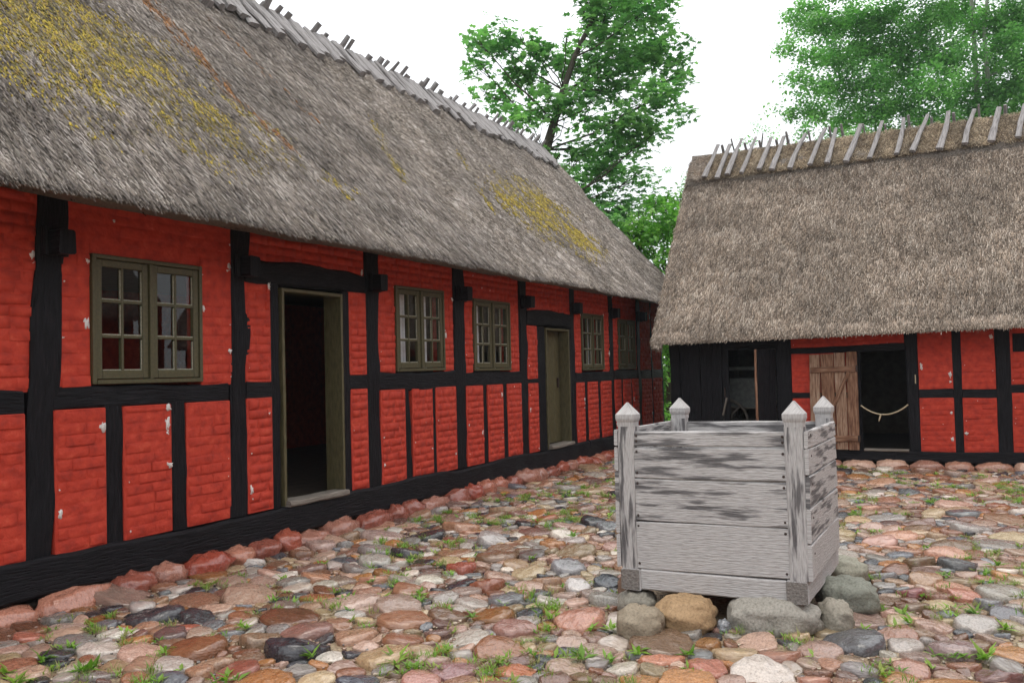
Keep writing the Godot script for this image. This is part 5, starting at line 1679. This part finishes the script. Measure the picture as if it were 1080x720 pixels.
const POPLAR := [[-5.3, 15.11, -36.74, 0.75], [-4.42, 14.27, -35.86, 0.8], [-5.46, 13.04, -33.88, 0.35], [-4.85, 12.67, -34.18, 0.52], [-4.07, 12.91, -35.43, 0.78], [-5.35, 11.82, -33.6, 0.41], [-4.65, 11.45, -33.94, 0.62], [-4.02, 11.84, -35.79, 0.72], [-5.7, 10.51, -32.88, 0.3], [-5.5, 10.84, -34.93, 0.36], [-4.66, 10.75, -34.76, 0.56], [-3.96, 11.07, -36.8, 0.74], [-3.35, 14.79, -37.17, 0.96], [-2.34, 14.86, -37.41, 1.03], [-2.71, 13.58, -37.26, 1.03], [-2.96, 11.88, -35.63, 0.92], [-2.09, 12.44, -37.51, 1.02], [-2.83, 10.67, -35.57, 0.84], [-1.95, 11.04, -37.16, 0.94], [-0.99, 14.03, -36.32, 0.98], [-1.21, 12.99, -36.83, 0.99], [-0.74, 11.22, -35.24, 0.95], [-0.8, 10.26, -36.14, 0.9], [0.12, 15.26, -40.02, 0.99], [0.05, 12.46, -36.43, 0.97], [0.17, 11.67, -38.79, 1.03], [1.07, 14.33, -38.95, 0.88], [1.35, 12.79, -39.51, 0.88], [1.1, 10.83, -38.22, 0.93], [-4.26, 10.04, -36.14, 0.58], [-3.22, 9.34, -34.08, 0.54], [-4.87, 9.66, -33.26, 0.34], [-3.53, 15.27, -34.36, 0.89], [-2.27, 15.83, -34.75, 1.16], [-0.74, 15.69, -35.27, 1.15], [0.78, 15.7, -36.18, 1.16], [-1.35, 18.74, -37.09, 1.44], [0.56, 18.23, -36.28, 1.37], [-3.66, 13.63, -38.07, 0.76], [-0.38, 10.21, -38.52, 0.92], [-2.3, 9.93, -36.86, 0.72]]
var POPLAR_TRUNK := [Vector3(0.55,3.22,-39.23),Vector3(0.72,7.98,-39.15),Vector3(0.73,10.18,-39.08),Vector3(0.68,12.38,-38.98),Vector3(0.65,14.21,-38.90),Vector3(0.61,16.05,-38.82),Vector3(0.61,19.71,-38.69)]
const POPLAR_RAD := [0.16,0.14,0.115,0.1,0.08,0.06,0.02]
const POPLAR2 := [[2.2, 14.36, -39.15, 1.08], [2.34, 12.32, -37.3, 1.03], [2.32, 11.72, -40.28, 1.11], [3.38, 14.53, -40.33, 1.32], [3.59, 12.54, -40.0, 1.3], [3.11, 10.47, -38.73, 1.2], [4.66, 13.76, -41.02, 1.47], [4.86, 11.44, -40.76, 1.45], [2.58, 16.44, -39.06, 1.29], [4.48, 16.83, -41.14, 1.48], [3.46, 18.87, -39.3, 1.58], [1.68, 12.99, -37.4, 0.69], [1.75, 11.65, -38.32, 0.71]]
var POPLAR2_TRUNK := [Vector3(0.74,3.20,-38.88),Vector3(0.92,10.07,-38.73),Vector3(1.06,12.24,-38.72),Vector3(1.00,14.06,-38.63),Vector3(1.25,15.86,-38.70),Vector3(1.89,19.10,-38.90)]
const POPLAR2_RAD := [0.13,0.11,0.085,0.07,0.05,0.02]
const SHRUB := [[-6.7, 4.81, -20.48, 0.54], [-6.16, 5.02, -20.73, 0.5], [-6.8, 4.26, -21.63, 0.61], [-6.19, 4.5, -22.07, 0.43], [-6.59, 3.64, -22.32, 0.53], [-6.11, 5.47, -22.22, 0.24], [-5.82, 4.85, -21.7, 0.28], [-6.34, 2.72, -20.49, 0.54], [-6.27, 2.3, -21.44, 0.56], [-6.79, 1.49, -22.19, 0.63], [-6.52, 0.78, -22.04, 0.62], [-5.83, 3.67, -21.61, 0.46], [-7.13, 4.28, -20.86, 0.46], [-5.72, 2.72, -21.1, 0.54], [-6.57, 3.41, -20.55, 0.45], [-7.07, 4.52, -20.03, 0.31], [-6.12, 1.6, -22.45, 0.62], [-6.79, 5.49, -21.41, 0.33], [-6.86, 4.87, -20.28, 0.4], [-7.49, 4.85, -20.57, 0.32], [-5.85, 4.7, -20.58, 0.36], [-5.46, 4.17, -21.16, 0.32], [-6.62, 4.68, -21.72, 0.43], [-6.68, 0.44, -21.66, 0.52], [-6.52, 2.07, -21.3, 0.46], [-6.86, 2.75, -20.65, 0.45], [-6.95, 1.15, -21.5, 0.52], [-6.52, 5.18, -22.26, 0.72], [-5.91, 4.68, -21.42, 0.64], [-5.46, 4.88, -20.82, 0.49], [-5.85, 3.9, -20.63, 0.67], [-5.63, 3.26, -20.82, 0.67], [-6.77, 5.62, -22.13, 0.48], [-6.75, 4.87, -21.23, 0.65], [-6.35, 5.66, -22.06, 0.38], [-6.28, 2.39, -20.71, 0.67], [-6.32, 1.72, -20.92, 0.68], [-6.64, 1.02, -21.75, 0.71], [-6.75, 0.29, -22.18, 0.72], [-6.6, -0.1, -21.03, 0.59], [-6.02, 0.26, -20.69, 0.58]]
var SHRUB_TRUNK := [Vector3(-6.55,-0.24,-21.41),Vector3(-6.50,1.15,-21.39),Vector3(-6.52,2.54,-21.33),Vector3(-6.53,3.23,-21.30),Vector3(-6.50,3.69,-21.30)]
const SHRUB_RAD := [0.12,0.1,0.08,0.05,0.02]
const FAR := [[-9.82, 14.14, -50.04, 0.94], [-8.72, 13.04, -48.06, 0.79], [-10.2, 13.51, -49.31, 0.62], [-12.44, 10.31, -45.68, 0.69], [-12.3, 11.47, -48.12, 0.51], [-13.5, 11.87, -48.15, 0.52], [-10.68, 12.73, -49.04, 0.82], [-9.02, 12.36, -48.24, 0.8], [-7.98, 13.54, -50.37, 0.72], [-13.42, 11.64, -45.05, 0.29]]
var FAR_TRUNK := [Vector3(-9.87,4.17,-48.73),Vector3(-9.80,8.72,-48.60),Vector3(-9.60,11.74,-48.60),Vector3(-9.31,13.76,-48.68)]
const FAR_RAD := [0.2,0.16,0.1,0.03]


func _ready() -> void:
	rng.seed = 20240611
	nz.seed = 7
	nz.frequency = 1.0
	nz.noise_type = FastNoiseLite.TYPE_SIMPLEX_SMOOTH
	nz.fractal_type = FastNoiseLite.FRACTAL_NONE
	# camera, overcast sky, weak broad sun behind the cloud
	var cam := Camera3D.new()
	cam.name = "camera"
	cam.fov = 41.508
	cam.near = 0.05
	cam.far = 900.0
	add_child(cam)
	cam.transform = Transform3D(Basis.from_euler(Vector3(0.03108, 0.46801, -0.024), EULER_ORDER_YXZ), Vector3(0, 1.48, 0))
	cam.current = true
	var we := WorldEnvironment.new()
	we.name = "world_environment"
	var env := Environment.new()
	env.background_mode = Environment.BG_SKY
	var sky := Sky.new()
	var sm := ProceduralSkyMaterial.new()
	sm.sky_top_color = Color(0.97, 0.98, 1.0)
	sm.sky_horizon_color = Color(0.63, 0.64, 0.65)
	sm.sky_curve = 0.8
	sm.ground_bottom_color = Color(0.42, 0.4, 0.36)
	sm.ground_horizon_color = Color(0.7, 0.72, 0.7)
	sm.sun_angle_max = 1.0
	sky.sky_material = sm
	env.sky = sky
	env.background_energy_multiplier = 1.9
	env.tonemap_mode = Environment.TONE_MAPPER_LINEAR
	env.tonemap_exposure = 1.6
	env.sdfgi_enabled = true
	env.ssao_enabled = true
	env.ssil_enabled = true
	env.fog_enabled = true
	env.fog_density = 0.0006
	env.fog_light_color = Color(0.86, 0.89, 0.92)
	we.environment = env
	add_child(we)
	var sun := DirectionalLight3D.new()
	sun.name = "sun"
	sun.light_energy = 0.35
	sun.light_angular_distance = 35.0
	sun.light_color = Color(1.0, 0.98, 0.95)
	sun.shadow_enabled = true
	add_child(sun)
	sun.rotation_degrees = Vector3(-84, 40, 0)

	make_materials()
	make_brick_meshes()
	make_ground()
	print("ground ", Time.get_ticks_msec())
	make_house()
	print("house ", Time.get_ticks_msec())
	make_barn()
	make_wing()
	print("barn ", Time.get_ticks_msec())
	make_barn_things()
	make_planter()
	make_boulders()
	make_curtains()
	make_trees()
	make_weeds()
	print("all ", Time.get_ticks_msec())
